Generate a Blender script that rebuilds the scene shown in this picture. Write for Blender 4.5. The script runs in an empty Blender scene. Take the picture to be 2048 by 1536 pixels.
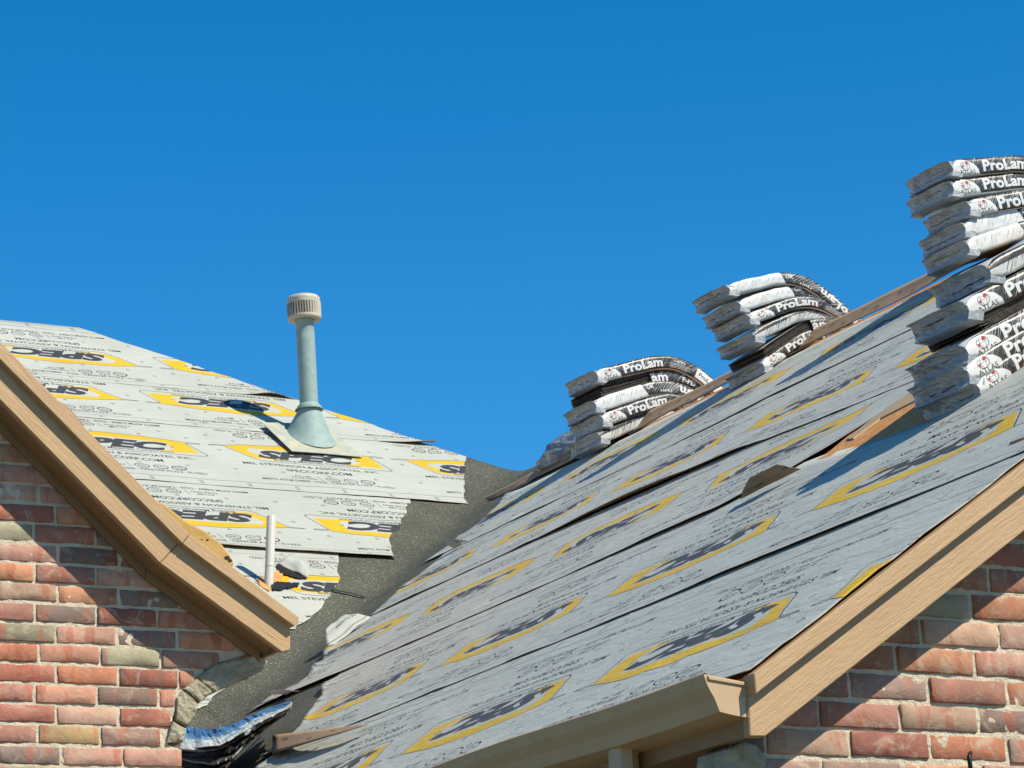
import bpy, bmesh, math, random
import numpy as np
from mathutils import Vector, Matrix, noise as mnoise

random.seed(7)
rng = np.random.default_rng(7)
S = bpy.context.scene
COL = S.collection

# ------------------------------------------------------------------ camera
CAM_Z = 1.75
F_PX = 5988.0
PIT, ROL, YAW = (math.radians(a) for a in (15.676, -3.082, 29.024))
C0 = np.array([0.0, 0.0, CAM_Z])
cp, sp = math.cos(PIT), math.sin(PIT)
fwd = np.array([0, cp, sp]); rgt = np.array([1.0, 0, 0]); upv = np.array([0, -sp, cp])
c_r = math.cos(ROL) * rgt + math.sin(ROL) * upv
c_u = -math.sin(ROL) * rgt + math.cos(ROL) * upv
cam = bpy.data.cameras.new('camera')
cam.sensor_width = 36.0
cam.lens = 36.0 * F_PX / 2048.0
cam.clip_start = 0.1
cam.clip_end = 2000
cam_o = bpy.data.objects.new('camera', cam)
COL.objects.link(cam_o)
m3 = Matrix((c_r, c_u, -fwd)).transposed()
cam_o.matrix_world = Matrix.Translation(C0) @ m3.to_4x4()
S.camera = cam_o

# ------------------------------------------------------------------ light
SUN_EL, SUN_AZ = math.radians(48.0), math.radians(121.0)
sun_v = np.array([math.sin(SUN_AZ) * math.cos(SUN_EL), math.cos(SUN_AZ) * math.cos(SUN_EL), math.sin(SUN_EL)])
sl = bpy.data.lights.new('sun', 'SUN')
sl.energy = 5.0
sl.angle = math.radians(0.5)
sl.color = (1.0, 0.92, 0.77)
so = bpy.data.objects.new('sun', sl)
COL.objects.link(so)
so.rotation_euler = Vector(sun_v).to_track_quat('Z', 'Y').to_euler()

W = bpy.data.worlds.new('World'); S.world = W
W.use_nodes = True
nt = W.node_tree
bg = nt.nodes['Background']
sky = nt.nodes.new('ShaderNodeTexSky')
sky.sky_type = 'NISHITA'
sky.sun_disc = False
sky.sun_elevation = SUN_EL
sky.sun_rotation = SUN_AZ
sky.altitude = 1500
sky.air_density = 1.0
sky.dust_density = 0.0
sky.ozone_density = 4.0
hs = nt.nodes.new('ShaderNodeHueSaturation')
hs.inputs['Saturation'].default_value = 1.37
hs.inputs['Hue'].default_value = 0.494
nt.links.new(sky.outputs[0], hs.inputs['Color'])
nt.links.new(hs.outputs[0], bg.inputs['Color'])
bg.inputs['Strength'].default_value = 0.118
S.view_settings.view_transform = 'Standard'
S.view_settings.look = 'None'
S.view_settings.exposure = 0.47
S.view_settings.gamma = 1.0
S.view_settings.use_curve_mapping = False

# ------------------------------------------------------------------ plane geometry
Zv = np.array([0, 0, 1.0])
D2 = np.array([math.cos(YAW), math.sin(YAW), 0])      # along the facade, to the right
D1 = np.array([-math.sin(YAW), math.cos(YAW), 0])     # away from the street


def nrm(v):
    v = np.asarray(v, float)
    return v / np.linalg.norm(v)


def ray(x, y):
    return c_r * ((x - 1024) / F_PX) - c_u * ((y - 768) / F_PX) + fwd


def hit(x, y, p0, n):
    r = ray(x, y)
    return C0 + r * (np.dot(np.asarray(p0) - C0, n) / np.dot(r, n))


def wall_point(x, y, course_px, course=.0762):
    r = ray(x, y)
    k = F_PX * course / course_px          # distance at which a course has that size
    # the course is seen obliquely: project the vertical on the image plane
    vz = Zv - nrm(r) * np.dot(Zv, nrm(r))
    return C0 + nrm(r) * k * np.linalg.norm(vz) * np.linalg.norm(r) / 1.0


O_R, O_L = 0.175, 0.17
PWR = wall_point(1850, 1420, 57.9)
PWL = wall_point(180, 1400, 40.1)
PFR = PWR - D1 * O_R
PFL = PWL - D1 * O_L
EA = hit(1493, 1351, PFR, D1)             # lower outer corner of the wing roof
EB = hit(2048, 920, PFR, D1)
RK = nrm(EB - EA)                         # up the rake
NR = nrm(np.cross(D1, RK)); NR = NR * np.sign(NR[2])
VA = hit(1038, 948, EA, NR)               # top of the valley
VB = hit(495, 1420, EA, NR)
NM = nrm(np.cross(D2, VA - VB)); NM = NM * np.sign(NM[2])
WM = nrm(np.cross(NM, D2)); WM = WM * np.sign(WM[2])   # up the main roof


def PM(u, v, h=0.0):
    return VA + D2 * u + WM * v + NM * h


def PRp(u, v, h=0.0):
    return EA + D1 * u + RK * v + NR * h


def uvM(x, y):
    q = hit(x, y, VA, NM) - VA
    return float(q @ D2), float(q @ WM)


def uvR(x, y):
    q = hit(x, y, EA, NR) - EA
    return float(q @ D1), float(q @ RK)


def nz(x, y=0.0, z=0.0):
    return mnoise.noise(Vector((x, y, z)))


# ------------------------------------------------------------------ object helpers
def link(o):
    COL.objects.link(o)
    return o


def thing(name, label, cat, loc, group=None):
    o = bpy.data.objects.new(name, None)
    o.empty_display_size = 0.1
    link(o)
    o.location = Vector(loc)
    o['label'] = label
    o['category'] = cat
    if group:
        o['group'] = group
    return o


def origin_of(p):
    v = np.zeros(3)
    while p is not None:
        v = v + np.array(p.location)
        p = p.parent
    return v


def mk(name, V, F, mats, parent=None, uv=None, mi=None, smooth=False):
    """one mesh object from world-space vertices"""
    me = bpy.data.meshes.new(name)
    off = origin_of(parent) if parent is not None else np.zeros(3)
    V = np.asarray(V, float) - off
    me.from_pydata([tuple(v) for v in V], [], [tuple(int(i) for i in f) for f in F])
    if not isinstance(mats, (list, tuple)):
        mats = [mats]
    for m in mats:
        me.materials.append(m)
    if mi is not None:
        me.polygons.foreach_set('material_index', np.asarray(mi, np.int32))
    if uv is not None:
        l = me.uv_layers.new(name='UVMap')
        uv = np.asarray(uv, float)
        idx = np.empty(len(me.loops), np.int32)
        me.loops.foreach_get('vertex_index', idx)
        l.data.foreach_set('uv', uv[idx].ravel())
    if smooth:
        me.polygons.foreach_set('use_smooth', np.ones(len(me.polygons), bool))
    me.update()
    o = bpy.data.objects.new(name, me)
    link(o)
    if parent is not None:
        o.parent = parent
    return o


def board(name, poly, depth, mat, parent, axis, bevel=.003, jag=0.0):
    """a board: a polygon (world points, front face) pushed back along depth, edges eased; uv along axis"""
    poly = [np.asarray(p, float) for p in poly]
    n = len(poly)
    bm = bmesh.new()
    off = origin_of(parent) if parent is not None else np.zeros(3)
    a = [bm.verts.new(p - off) for p in poly]
    b = [bm.verts.new(p + depth - off) for p in poly]
    bm.faces.new(a)
    bm.faces.new(b[::-1])
    for i in range(n):
        bm.faces.new((a[i], b[i], b[(i + 1) % n], a[(i + 1) % n]))
    bmesh.ops.recalc_face_normals(bm, faces=bm.faces)
    if bevel:
        bmesh.ops.bevel(bm, geom=list(bm.edges), offset=bevel, segments=1, affect='EDGES')
    ul = bm.loops.layers.uv.new('UVMap')
    ax = nrm(axis)
    for f in bm.faces:
        fn = np.array(f.normal)
        t = np.cross(fn, ax)
        if np.linalg.norm(t) < .1:
            t = np.array([0, 0, 1.0])
        t = nrm(t)
        for l in f.loops:
            p = np.array(l.vert.co) + off
            l[ul].uv = (float(p @ ax), float(p @ t))
    me = bpy.data.meshes.new(name)
    bm.to_mesh(me); bm.free()
    me.materials.append(mat)
    o = bpy.data.objects.new(name, me)
    link(o)
    if parent is not None:
        o.parent = parent
    return o


def lathe(name, prof, base, axis, mat, parent, seg=40, smooth=True, cap=False):
    """prof: list of (radius, height) along axis"""
    ax = nrm(axis)
    t1 = nrm(np.cross(ax, [0, 1, 0.1])); t2 = np.cross(ax, t1)
    V = []; F = []; U = []
    n = len(prof)
    for i, (r, h) in enumerate(prof):
        for k in range(seg):
            a = 2 * math.pi * k / seg
            V.append(base + ax * h + (t1 * math.cos(a) + t2 * math.sin(a)) * r)
            U.append((k / seg, h))
    for i in range(n - 1):
        for k in range(seg):
            k2 = (k + 1) % seg
            F.append((i * seg + k, i * seg + k2, (i + 1) * seg + k2, (i + 1) * seg + k))
    if cap:
        F.append(tuple((n - 1) * seg + k for k in range(seg)))
    return mk(name, V, F, mat, parent, uv=U, smooth=smooth)


def tube(name, pts, r, mat, parent, seg=10):
    pts = [np.asarray(p, float) for p in pts]
    V = []; F = []
    for i, p in enumerate(pts):
        d = nrm(pts[min(i + 1, len(pts) - 1)] - pts[max(i - 1, 0)])
        t1 = nrm(np.cross(d, [.3, .9, .2])); t2 = np.cross(d, t1)
        for k in range(seg):
            a = 2 * math.pi * k / seg
            V.append(p + (t1 * math.cos(a) + t2 * math.sin(a)) * r)
    for i in range(len(pts) - 1):
        for k in range(seg):
            k2 = (k + 1) % seg
            F.append((i * seg + k, i * seg + k2, (i + 1) * seg + k2, (i + 1) * seg + k))
    F.append(tuple(range(seg))[::-1]); F.append(tuple((len(pts) - 1) * seg + k for k in range(seg)))
    return mk(name, V, F, mat, parent, smooth=True)


def slab_grid(name, top, uv, thick_n, th, mats, parent, nu, nv):
    """a thin curved sheet: grid of top points [nu*nv], underside th below; mats = (face, underside)"""
    V = list(top) + [p - thick_n * th for p in top]
    U = list(uv) + list(uv)
    F = []; MI = []
    N = nu * nv
    for i in range(nu - 1):
        for j in range(nv - 1):
            a = i * nv + j; b = (i + 1) * nv + j
            F.append((a, b, b + 1, a + 1)); MI.append(0)
            F.append((N + a, N + a + 1, N + b + 1, N + b)); MI.append(1)
    rim = []
    for i in range(nu - 1):
        rim.append((i * nv, (i + 1) * nv)); rim.append(((i + 1) * nv + nv - 1, i * nv + nv - 1))
    for j in range(nv - 1):
        rim.append((j + 1, j)); rim.append(((nu - 1) * nv + j, (nu - 1) * nv + j + 1))
    for a, b in rim:
        F.append((b, a, N + a, N + b)); MI.append(1)
    return mk(name, V, F, list(mats), parent, uv=U, mi=MI, smooth=True)


# ------------------------------------------------------------------ print rasteriser (drawn here, no files)
class Canvas:
    def __init__(s, wm, hm, ppm, bgc):
        s.ppm = ppm
        s.w, s.h = int(round(wm * ppm)), int(round(hm * ppm))
        s.a = np.empty((s.h, s.w, 3), np.float32)
        s.a[:] = np.array(bgc, np.float32)

    def _blend(s, x0, y0, cov, col, alpha=1.0):
        h, w = cov.shape
        xs = slice(max(0, x0), min(s.w, x0 + w)); ys = slice(max(0, y0), min(s.h, y0 + h))
        if xs.start >= xs.stop or ys.start >= ys.stop:
            return
        c = cov[ys.start - y0:ys.stop - y0, xs.start - x0:xs.stop - x0, None] * alpha
        s.a[ys, xs] = s.a[ys, xs] * (1 - c) + np.array(col, np.float32) * c

    def poly(s, pts, col, alpha=1.0):
        P = np.array(pts, float) * s.ppm
        x0, y0 = np.floor(P.min(0)).astype(int) - 1
        x1, y1 = np.ceil(P.max(0)).astype(int) + 1
        x0 = max(x0, -2); y0 = max(y0, -2); x1 = min(x1, s.w + 2); y1 = min(y1, s.h + 2)
        if x1 <= x0 or y1 <= y0:
            return
        cov = np.zeros((y1 - y0, x1 - x0), np.float32)
        for sx in (.25, .75):
            for sy in (.25, .75):
                X = np.arange(x0, x1)[None, :] + sx
                Y = np.arange(y0, y1)[:, None] + sy
                ins = np.zeros(cov.shape, bool)
                for i in range(len(P)):
                    ax, ay = P[i]; bx, by = P[(i + 1) % len(P)]
                    if ay == by:
                        continue
                    c = (ay > Y) != (by > Y)
                    ins ^= c & (X < (bx - ax) * (Y - ay) / (by - ay) + ax)
                cov += ins * .25
        s._blend(x0, y0, cov, col, alpha)

    def line(s, pts, wd, col, alpha=1.0):
        for (a, b) in zip(pts[:-1], pts[1:]):
            a = np.array(a, float); b = np.array(b, float)
            d = b - a; L = np.linalg.norm(d)
            if L == 0:
                continue
            d /= L; n = np.array([-d[1], d[0]]) * wd / 2; e = d * wd * .3
            s.poly([a - e + n, b + e + n, b + e - n, a - e - n], col, alpha)

    def ring(s, cx, cy, rx, ry, wd, col, alpha=1.0, n=28):
        s.line([(cx + rx * math.cos(2 * math.pi * k / n), cy + ry * math.sin(2 * math.pi * k / n)) for k in range(n + 1)], wd, col, alpha)

    def text(s, txt, x, y, w, h, col, bold=0.0, shear=0.0, flip=False, alpha=1.0, warp=None):
        """text fitted in the box whose lower left corner is x,y (canvas y points up)"""
        cu = bpy.data.curves.new('t', 'FONT')
        cu.body = txt; cu.size = 1.0; cu.offset = bold; cu.shear = shear; cu.resolution_u = 3
        ob = bpy.data.objects.new('t', cu)
        COL.objects.link(ob)
        dg = bpy.context.evaluated_depsgraph_get()
        me = ob.evaluated_get(dg).to_mesh()
        me.calc_loop_triangles()
        vs = np.array([v.co[:2] for v in me.vertices], float)
        tr = np.array([t.vertices[:] for t in me.loop_triangles], int)
        ob.evaluated_get(dg).to_mesh_clear()
        bpy.data.objects.remove(ob); bpy.data.curves.remove(cu)
        if len(vs) == 0:
            return
        mn, mx = vs.min(0), vs.max(0)
        vs = (vs - mn) / (mx - mn)
        if flip:
            vs = 1 - vs
        vs = vs * np.array([w, h]) + np.array([x, y])
        if warp:
            vs = np.array([warp(*p) for p in vs])
        P = vs * s.ppm
        X0, Y0 = np.floor(P.min(0)).astype(int) - 1
        X1, Y1 = np.ceil(P.max(0)).astype(int) + 2
        SS = 3
        mask = np.zeros(((Y1 - Y0) * SS, (X1 - X0) * SS), bool)
        Q = (P - np.array([X0, Y0])) * SS
        for t in tr:
            A, B, C = Q[t]
            a0 = np.floor(np.minimum(np.minimum(A, B), C)).astype(int)
            a1 = np.ceil(np.maximum(np.maximum(A, B), C)).astype(int) + 1
            gx = np.arange(a0[0], a1[0])[None, :] + .5; gy = np.arange(a0[1], a1[1])[:, None] + .5
            e1 = (B[0] - A[0]) * (gy - A[1]) - (B[1] - A[1]) * (gx - A[0])
            e2 = (C[0] - B[0]) * (gy - B[1]) - (C[1] - B[1]) * (gx - B[0])
            e3 = (A[0] - C[0]) * (gy - C[1]) - (A[1] - C[1]) * (gx - C[0])
            mask[a0[1]:a1[1], a0[0]:a1[0]] |= ((e1 >= -.01) & (e2 >= -.01) & (e3 >= -.01)) | ((e1 <= .01) & (e2 <= .01) & (e3 <= .01))
        cov = mask.reshape(Y1 - Y0, SS, X1 - X0, SS).mean((1, 3)).astype(np.float32)
        s._blend(X0, Y0, cov, col, alpha)

    def image(s, name):
        im = bpy.data.images.new(name, s.w, s.h)
        px = np.ones((s.h, s.w, 4), np.float32)
        px[..., :3] = np.clip(s.a, 0, 1)
        im.pixels.foreach_set(px.ravel())
        im.update()
        im.pack()
        return im


PER = 1.24          # one printed repeat along the roll
SHT = 1.22          # width of the roll


def underlayment_image():
    c = Canvas(PER, SHT, 1150, (.73, .745, .715))
    K = (.13, .14, .15); Yl = (.86, .70, .12); G = (.24, .245, .25); Wt = (.80, .81, .81)
    # swoosh and brackets of the logo
    BGc = (.73, .745, .715)
    arch = lambda x: .69 + .068 * math.sin(math.pi * min(1, max(0, (x - .10) / 1.04)))
    xs = np.linspace(.13, 1.11, 30)
    top = [(x, arch(x) - .004) for x in xs]
    inner = [(x, .672 + .013 * math.sin(math.pi * (x - .2) / .8)) for x in np.linspace(.29, .975, 20)]
    c.poly(top + [(1.15, .510), (.90, .510), (.90, .525), (.985, .545), (1.005, .575)] + inner[::-1]
           + [(.262, .63), (.335, .535), (.46, .52), (.46, .505), (.28, .505)], Yl)
    c.line([(.03, .692), (.09, .698)] + [(x, arch(x)) for x in np.linspace(.12, 1.12, 30)] + [(1.16, .698), (1.215, .69)], .005, K)
    c.line([(.03, .692), (.035, .685), (.13, .683), (.27, .498), (.30, .476), (.34, .470), (1.16, .470), (1.19, .476), (1.192, .50), (1.115, .678), (1.21, .685), (1.215, .69)], .0055, K)
    wob = lambda x, y: (x + .006 * math.sin(19 * y), y)
    c.text('SPEC', .312, .520, .675, .146, G, bold=.062, shear=.3, warp=wob)
    c.poly([(.46, .50), (.90, .50), (.90, .525), (.46, .525)], BGc)
    c.text('Building Materials Corporation', .40, .482, .58, .043, K, bold=.004)
    c.text('MEL STEVENSON & ASSOCIATES, INC.', .16, .398, .92, .040, K, bold=.014)
    c.text('SPECCORP.COM', .42, .330, .44, .040, K, bold=.014)
    for fl in (False, True):
        dy = .085 if not fl else .02
        T = lambda t, x, y, w, h, b=.006: c.text(t, x if not fl else PER - x - w, (y + dy if not fl else 1.07 - y - dy - h), w, h, K, bold=b, flip=fl)
        T('MEETS ASTM D4869 - D226 - CAN/CSA A123.3 - FL19321', .20, .078, .88, .030, .012)
        T('AC188', .44, .168, .11, .022, .01); T('CCRR-0022', .41, .134, .17, .022, .01)
        fx = lambda x: x if not fl else PER - x
        fy = lambda y: y + dy if not fl else 1.07 - y - dy
        c.line([(fx(.615), fy(.125)), (fx(.600), fy(.19))], .004, K)
        for i, (x, t) in enumerate(((.69, 'PRI'), (.81, 'ETL'), (.925, 'EOR'))):
            c.ring(fx(x), fy(.156), .044, .030, .006 + .002 * (i == 2), K)
            T(t, x - .024, .147, .048, .020)
            c.line([(fx(x - .035), fy(.116)), (fx(x + .035), fy(.116))], .004, K, .7)
    # chalk lines near the laps and the round nailing marks
    c.line([(0, .092), (PER, .092)], .0045, K, .85)
    c.line([(0, 1.005), (PER, 1.005)], .004, K, .6)
    for y in (.030, .060, .30, .60, .78, .86, 1.03):
        for k in range(4):
            x = (k + .5 * ((int(y * 100) // 7) % 2)) * PER / 4 + .07
            if .36 < y < .72 and .1 < x < 1.15 and k % 3:
                continue
            c.ring(x, y, .012, .010, .0028, K, .8, n=14)
            c.line([(x, y - .010), (x, y + .010)], .0028, K, .8)
    return c.image('underlayment_print')


def bundle_image(kind):
    L, T = 1.0, .09
    c = Canvas(L, T, 1500, (.17, .17, .165))
    r = random.Random(kind * 11 + 3)
    Wt = (.90, .91, .90); K = (.10, .10, .10); R = (.72, .08, .08)

    def hatch(x0, x1, col, dens, al=.85):
        n = int((x1 - x0) * dens)
        for i in range(n):
            x = x0 + (x1 - x0) * r.random(); y = r.random() * T * .8; l = r.uniform(.02, .07)
            c.line([(x, y), (x + l * .75, y + l)], r.uniform(.0012, .0032), col, al * r.uniform(.4, 1))

    def globe(x, y, q):
        c.ring(x, y, q, q, .0022, K)
        c.ring(x, y, q * .45, q, .0016, K); c.line([(x - q, y), (x + q, y)], .0016, K)
        c.line([(x - q * .86, y + q * .5), (x + q * .86, y + q * .5)], .0014, K)
        c.poly([(x + q * .1, y + q * .2), (x + q * .8, y + q * .2), (x + q * .6, y + q * .85), (x + q * .2, y + q * .9)], R)
        c.poly([(x - q * .95, y - q * .1), (x - q * .5, y + q * .1), (x - q * .6, y - q * .7)], R)

    def label():
        c.poly([(0, 0), (.155, 0), (.15, .03), (.13, .058), (.10, .075), (.06, .086), (0, .09)], Wt)
        globe(.075, .052, .026)
        c.text('ATLAS', .035, .006, .095, .022, K, bold=.006)

    if kind == 0:
        hatch(.10, .95, Wt, 150, .7); label()
        c.text('ProLam', .18, .014, .27, .062, Wt, bold=.035)
        c.text('HP42', .53, .052, .07, .016, Wt, bold=.01)
        for k in range(4):
            c.line([(.50, .012 + .010 * k), (.62 + .02 * (k % 2), .012 + .010 * k)], .004, Wt, .8)
        c.poly([(.68, .008), (.95, .008), (.95, .08), (.68, .08)], Wt)
        c.text('ProLam', .70, .03, .12, .03, K, bold=.02)
    elif kind == 1:
        c.poly([(0, 0), (.36, 0), (.33, .09), (0, .09)], Wt)
        hatch(0.02, .34, (.35, .36, .36), 130, .5)
        hatch(.34, .98, Wt, 260, .9)
        c.text('OK', .36, .045, .05, .03, Wt, bold=.03)
        c.text('ProLam', .58, .016, .26, .06, Wt, bold=.035, flip=True)
        c.text('HP42', .45, .012, .08, .02, Wt, bold=.01)
    elif kind == 2:
        c.poly([(0, 0), (1, 0), (1, .06), (0, .05)], (.82, .83, .82))
        hatch(.05, .60, K, 200, .7); hatch(.05, .6, Wt, 60, .8)
        c.text('HP42', .36, .052, .06, .016, Wt, bold=.01)
        for x in (.56, .62, .68):
            c.ring(x, .03, .012, .014, .003, K)
        c.text('ProLam', .72, .02, .2, .05, K, bold=.03)
    else:
        hatch(.0, .9, Wt, 170, .8); label()
        c.text('ProLam', .17, .008, .29, .068, Wt, bold=.03)
        c.text('F-PD', .56, .02, .09, .035, Wt, bold=.03)
    # scuffs
    for i in range(60):
        x = r.random(); y = r.random() * T
        c.line([(x, y), (x + r.uniform(-.02, .02), y + r.uniform(-.01, .01))], .0012, r.choice((Wt, K)), .4)
    return c.image('bundle_print_%d' % kind)


# ------------------------------------------------------------------ materials
def new_mat(name):
    m = bpy.data.materials.new(name)
    m.use_nodes = True
    t = m.node_tree
    return m, t, t.nodes['Principled BSDF']


def N(t, kind, **kw):
    n = t.nodes.new(kind)
    for k, v in kw.items():
        if k in n.inputs:
            n.inputs[k].default_value = v
        else:
            setattr(n, k, v)
    return n


def ramp(t, stops):
    r = t.nodes.new('ShaderNodeValToRGB')
    e = r.color_ramp.elements
    while len(e) < len(stops):
        e.new(.5)
    for el, (p, c) in zip(e, stops):
        el.position = p
        el.color = (*c, 1) if len(c) == 3 else c
    return r


def mixc(t, fac, a, b, blend='MIX'):
    m = t.nodes.new('ShaderNodeMix')
    m.data_type = 'RGBA'; m.blend_type = blend
    for sock, v in ((m.inputs[0], fac), (m.inputs[6], a), (m.inputs[7], b)):
        if hasattr(v, 'links') or hasattr(v, 'is_linked'):
            t.links.new(v, sock)
        else:
            sock.default_value = v if not isinstance(v, tuple) else (*v, 1)
    return m.outputs[2]


def bump(t, p, h, strength, dist=.01):
    b = N(t, 'ShaderNodeBump')
    b.inputs['Strength'].default_value = strength
    b.inputs['Distance'].default_value = dist
    t.links.new(h, b.inputs['Height'])
    t.links.new(b.outputs[0], p.inputs['Normal'])
    return b


def mapped(t, src, scale):
    mp = N(t, 'ShaderNodeMapping')
    mp.inputs['Scale'].default_value = scale
    t.links.new(src, mp.inputs['Vector'])
    return mp.outputs[0]


def noise_mat(name, c1, c2, scale=8.0, rough=.8, bstr=.3, bdist=.004, detail=6, coord='Object', sc=(1, 1, 1), metal=0.0, spec=.3, lo=.35, hi=.65):
    c1 = tuple(x * KA for x in c1); c2 = tuple(x * KA for x in c2)
    m, t, p = new_mat(name)
    tc = N(t, 'ShaderNodeTexCoord')
    v = mapped(t, tc.outputs[coord], sc)
    n = N(t, 'ShaderNodeTexNoise', Scale=scale, Detail=detail, Roughness=.6)
    t.links.new(v, n.inputs['Vector'])
    r = ramp(t, [(lo, c1), (hi, c2)])
    t.links.new(n.outputs[0], r.inputs[0])
    t.links.new(r.outputs[0], p.inputs['Base Color'])
    p.inputs['Roughness'].default_value = rough
    p.inputs['Metallic'].default_value = metal
    p.inputs['Specular IOR Level'].default_value = spec
    if bstr:
        n2 = N(t, 'ShaderNodeTexNoise', Scale=scale * 4, Detail=5)
        t.links.new(v, n2.inputs['Vector'])
        bump(t, p, n2.outputs[0], bstr, bdist)
    return m


M = {}
KA = .68


def make_materials():
    im = underlayment_image()
    m, t, p = new_mat('underlayment_face')
    uvn = N(t, 'ShaderNodeUVMap')
    tx = N(t, 'ShaderNodeTexImage'); tx.image = im; tx.interpolation = 'Cubic'
    t.links.new(uvn.outputs[0], tx.inputs[0])
    tc = N(t, 'ShaderNodeTexCoord')
    n = N(t, 'ShaderNodeTexNoise', Scale=2.2, Detail=5)
    t.links.new(tc.outputs['Object'], n.inputs[0])
    r = ramp(t, [(.3, (.71, .70, .675)), (.7, (.81, .80, .775))])
    t.links.new(n.outputs[0], r.inputs[0])
    col = mixc(t, 1.0, tx.outputs[0], r.outputs[0], 'MULTIPLY')
    n3 = N(t, 'ShaderNodeTexNoise', Scale=30.0, Detail=3)
    t.links.new(mapped(t, uvn.outputs[0], (1, 1, 1)), n3.inputs[0])
    r3 = ramp(t, [(.70, (0, 0, 0)), (.82, (.35, .35, .35))])
    t.links.new(n3.outputs[0], r3.inputs[0])
    col = mixc(t, r3.outputs[0], col, (.34, .31, .27))
    t.links.new(col, p.inputs['Base Color'])
    p.inputs['Roughness'].default_value = .55
    p.inputs['Specular IOR Level'].default_value = .22
    p.inputs['Sheen Weight'].default_value = .05
    p.inputs['Sheen Roughness'].default_value = .45
    n1 = N(t, 'ShaderNodeTexNoise', Scale=5.0, Detail=8, Roughness=.62, Distortion=.6)
    t.links.new(mapped(t, uvn.outputs[0], (1.2, 4, 1)), n1.inputs[0])
    bump(t, p, n1.outputs[0], .75, .016)
    M['paper'] = m
    M['kraft'] = noise_mat('underlayment_underside', (.34, .22, .13), (.44, .30, .19), 6, .7, .2, .003)
    # kraft strip with round marks
    m, t, p = new_mat('kraft_strip')
    uvn = N(t, 'ShaderNodeUVMap')
    sepv = mapped(t, uvn.outputs[0], (1, 1, 1))
    n = N(t, 'ShaderNodeTexNoise', Scale=5.0, Detail=5)
    t.links.new(sepv, n.inputs[0])
    r = ramp(t, [(.3, (.24, .155, .085)), (.7, (.31, .21, .125))])
    t.links.new(n.outputs[0], r.inputs[0])
    c = Canvas(.3, .2, 500, (1, 1, 1))
    for x, y in ((.08, .07), (.23, .13)):
        c.ring(x, y, .016, .016, .003, (.2, .15, .1)); c.line([(x - .016, y), (x + .016, y)], .003, (.2, .15, .1)); c.line([(x, y - .016), (x, y + .016)], .003, (.2, .15, .1))
    tx = N(t, 'ShaderNodeTexImage'); tx.image = c.image('nail_marks')
    t.links.new(mapped(t, uvn.outputs[0], (1 / .3, 1 / .2, 1)), tx.inputs[0])
    t.links.new(mixc(t, 1.0, r.outputs[0], tx.outputs[0], 'MULTIPLY'), p.inputs['Base Color'])
    p.inputs['Roughness'].default_value = .7
    M['kraft_strip'] = m
    # granular valley membrane
    m, t, p = new_mat('granular_membrane')
    tc = N(t, 'ShaderNodeTexCoord')
    n = N(t, 'ShaderNodeTexNoise', Scale=160.0, Detail=2)
    t.links.new(tc.outputs['Object'], n.inputs[0])
    r = ramp(t, [(.40, (.034, .036, .024)), (.58, (.064, .066, .044)), (.66, (.12, .12, .085)), (.72, (.62, .60, .48))])  # brightest stop paints the granules' sparkle into the colour
    t.links.new(n.outputs[0], r.inputs[0])
    nb = N(t, 'ShaderNodeTexNoise', Scale=2.5, Detail=4)
    t.links.new(tc.outputs['Object'], nb.inputs[0])
    rb = ramp(t, [(.3, (.75, .75, .72)), (.7, (1.15, 1.15, 1.1))])
    t.links.new(nb.outputs[0], rb.inputs[0])
    t.links.new(mixc(t, 1.0, r.outputs[0], rb.outputs[0], 'MULTIPLY'), p.inputs['Base Color'])
    p.inputs['Roughness'].default_value = .75
    bump(t, p, n.outputs[0], .6, .004)
    M['granules'] = m
    # osb: flakes
    m, t, p = new_mat('osb_sheathing')
    tc = N(t, 'ShaderNodeTexCoord')
    v = N(t, 'ShaderNodeTexVoronoi', Scale=34.0)
    v.feature = 'F1'
    t.links.new(mapped(t, tc.outputs['Object'], (1, 1.6, 1.2)), v.inputs[0])
    r = ramp(t, [(.0, (.34, .14, .035)), (.5, (.50, .22, .055)), (1.0, (.58, .30, .10))])
    t.links.new(v.outputs['Color'], r.inputs[0])
    t.links.new(r.outputs[0], p.inputs['Base Color'])
    p.inputs['Roughness'].default_value = .8
    bump(t, p, v.outputs['Distance'], .5, .004)
    M['osb'] = m
    # painted fibre cement, embossed grain; a darker copy has overhang shade in its colour
    for nm, c1, c2 in (('tan_board', (.352, .220, .104), (.405, .260, .130)), ('tan_board_shaded', (.20, .115, .048), (.25, .145, .062))):
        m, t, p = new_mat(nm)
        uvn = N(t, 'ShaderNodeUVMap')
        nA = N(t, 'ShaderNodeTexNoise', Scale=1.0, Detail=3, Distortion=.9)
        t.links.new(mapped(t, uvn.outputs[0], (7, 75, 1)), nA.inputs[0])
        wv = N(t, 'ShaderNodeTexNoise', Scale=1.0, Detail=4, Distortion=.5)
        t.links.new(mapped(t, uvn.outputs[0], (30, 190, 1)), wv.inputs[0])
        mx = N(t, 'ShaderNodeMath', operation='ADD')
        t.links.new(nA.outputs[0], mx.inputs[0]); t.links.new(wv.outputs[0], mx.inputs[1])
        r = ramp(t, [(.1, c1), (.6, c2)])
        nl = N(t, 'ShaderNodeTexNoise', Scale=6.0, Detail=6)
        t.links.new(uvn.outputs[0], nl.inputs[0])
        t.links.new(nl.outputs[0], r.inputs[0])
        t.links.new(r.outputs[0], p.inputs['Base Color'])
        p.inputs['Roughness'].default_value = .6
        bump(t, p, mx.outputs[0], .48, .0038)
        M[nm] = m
    M['gutter'] = noise_mat('gutter_enamel', (.64, .44, .25), (.70, .49, .285), 10, .42, .08, .002, spec=.45)
    m = M['gutter']; t = m.node_tree; p = t.nodes['Principled BSDF']
    old = p.inputs['Base Color'].links[0].from_socket
    tc = N(t, 'ShaderNodeTexCoord')
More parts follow.
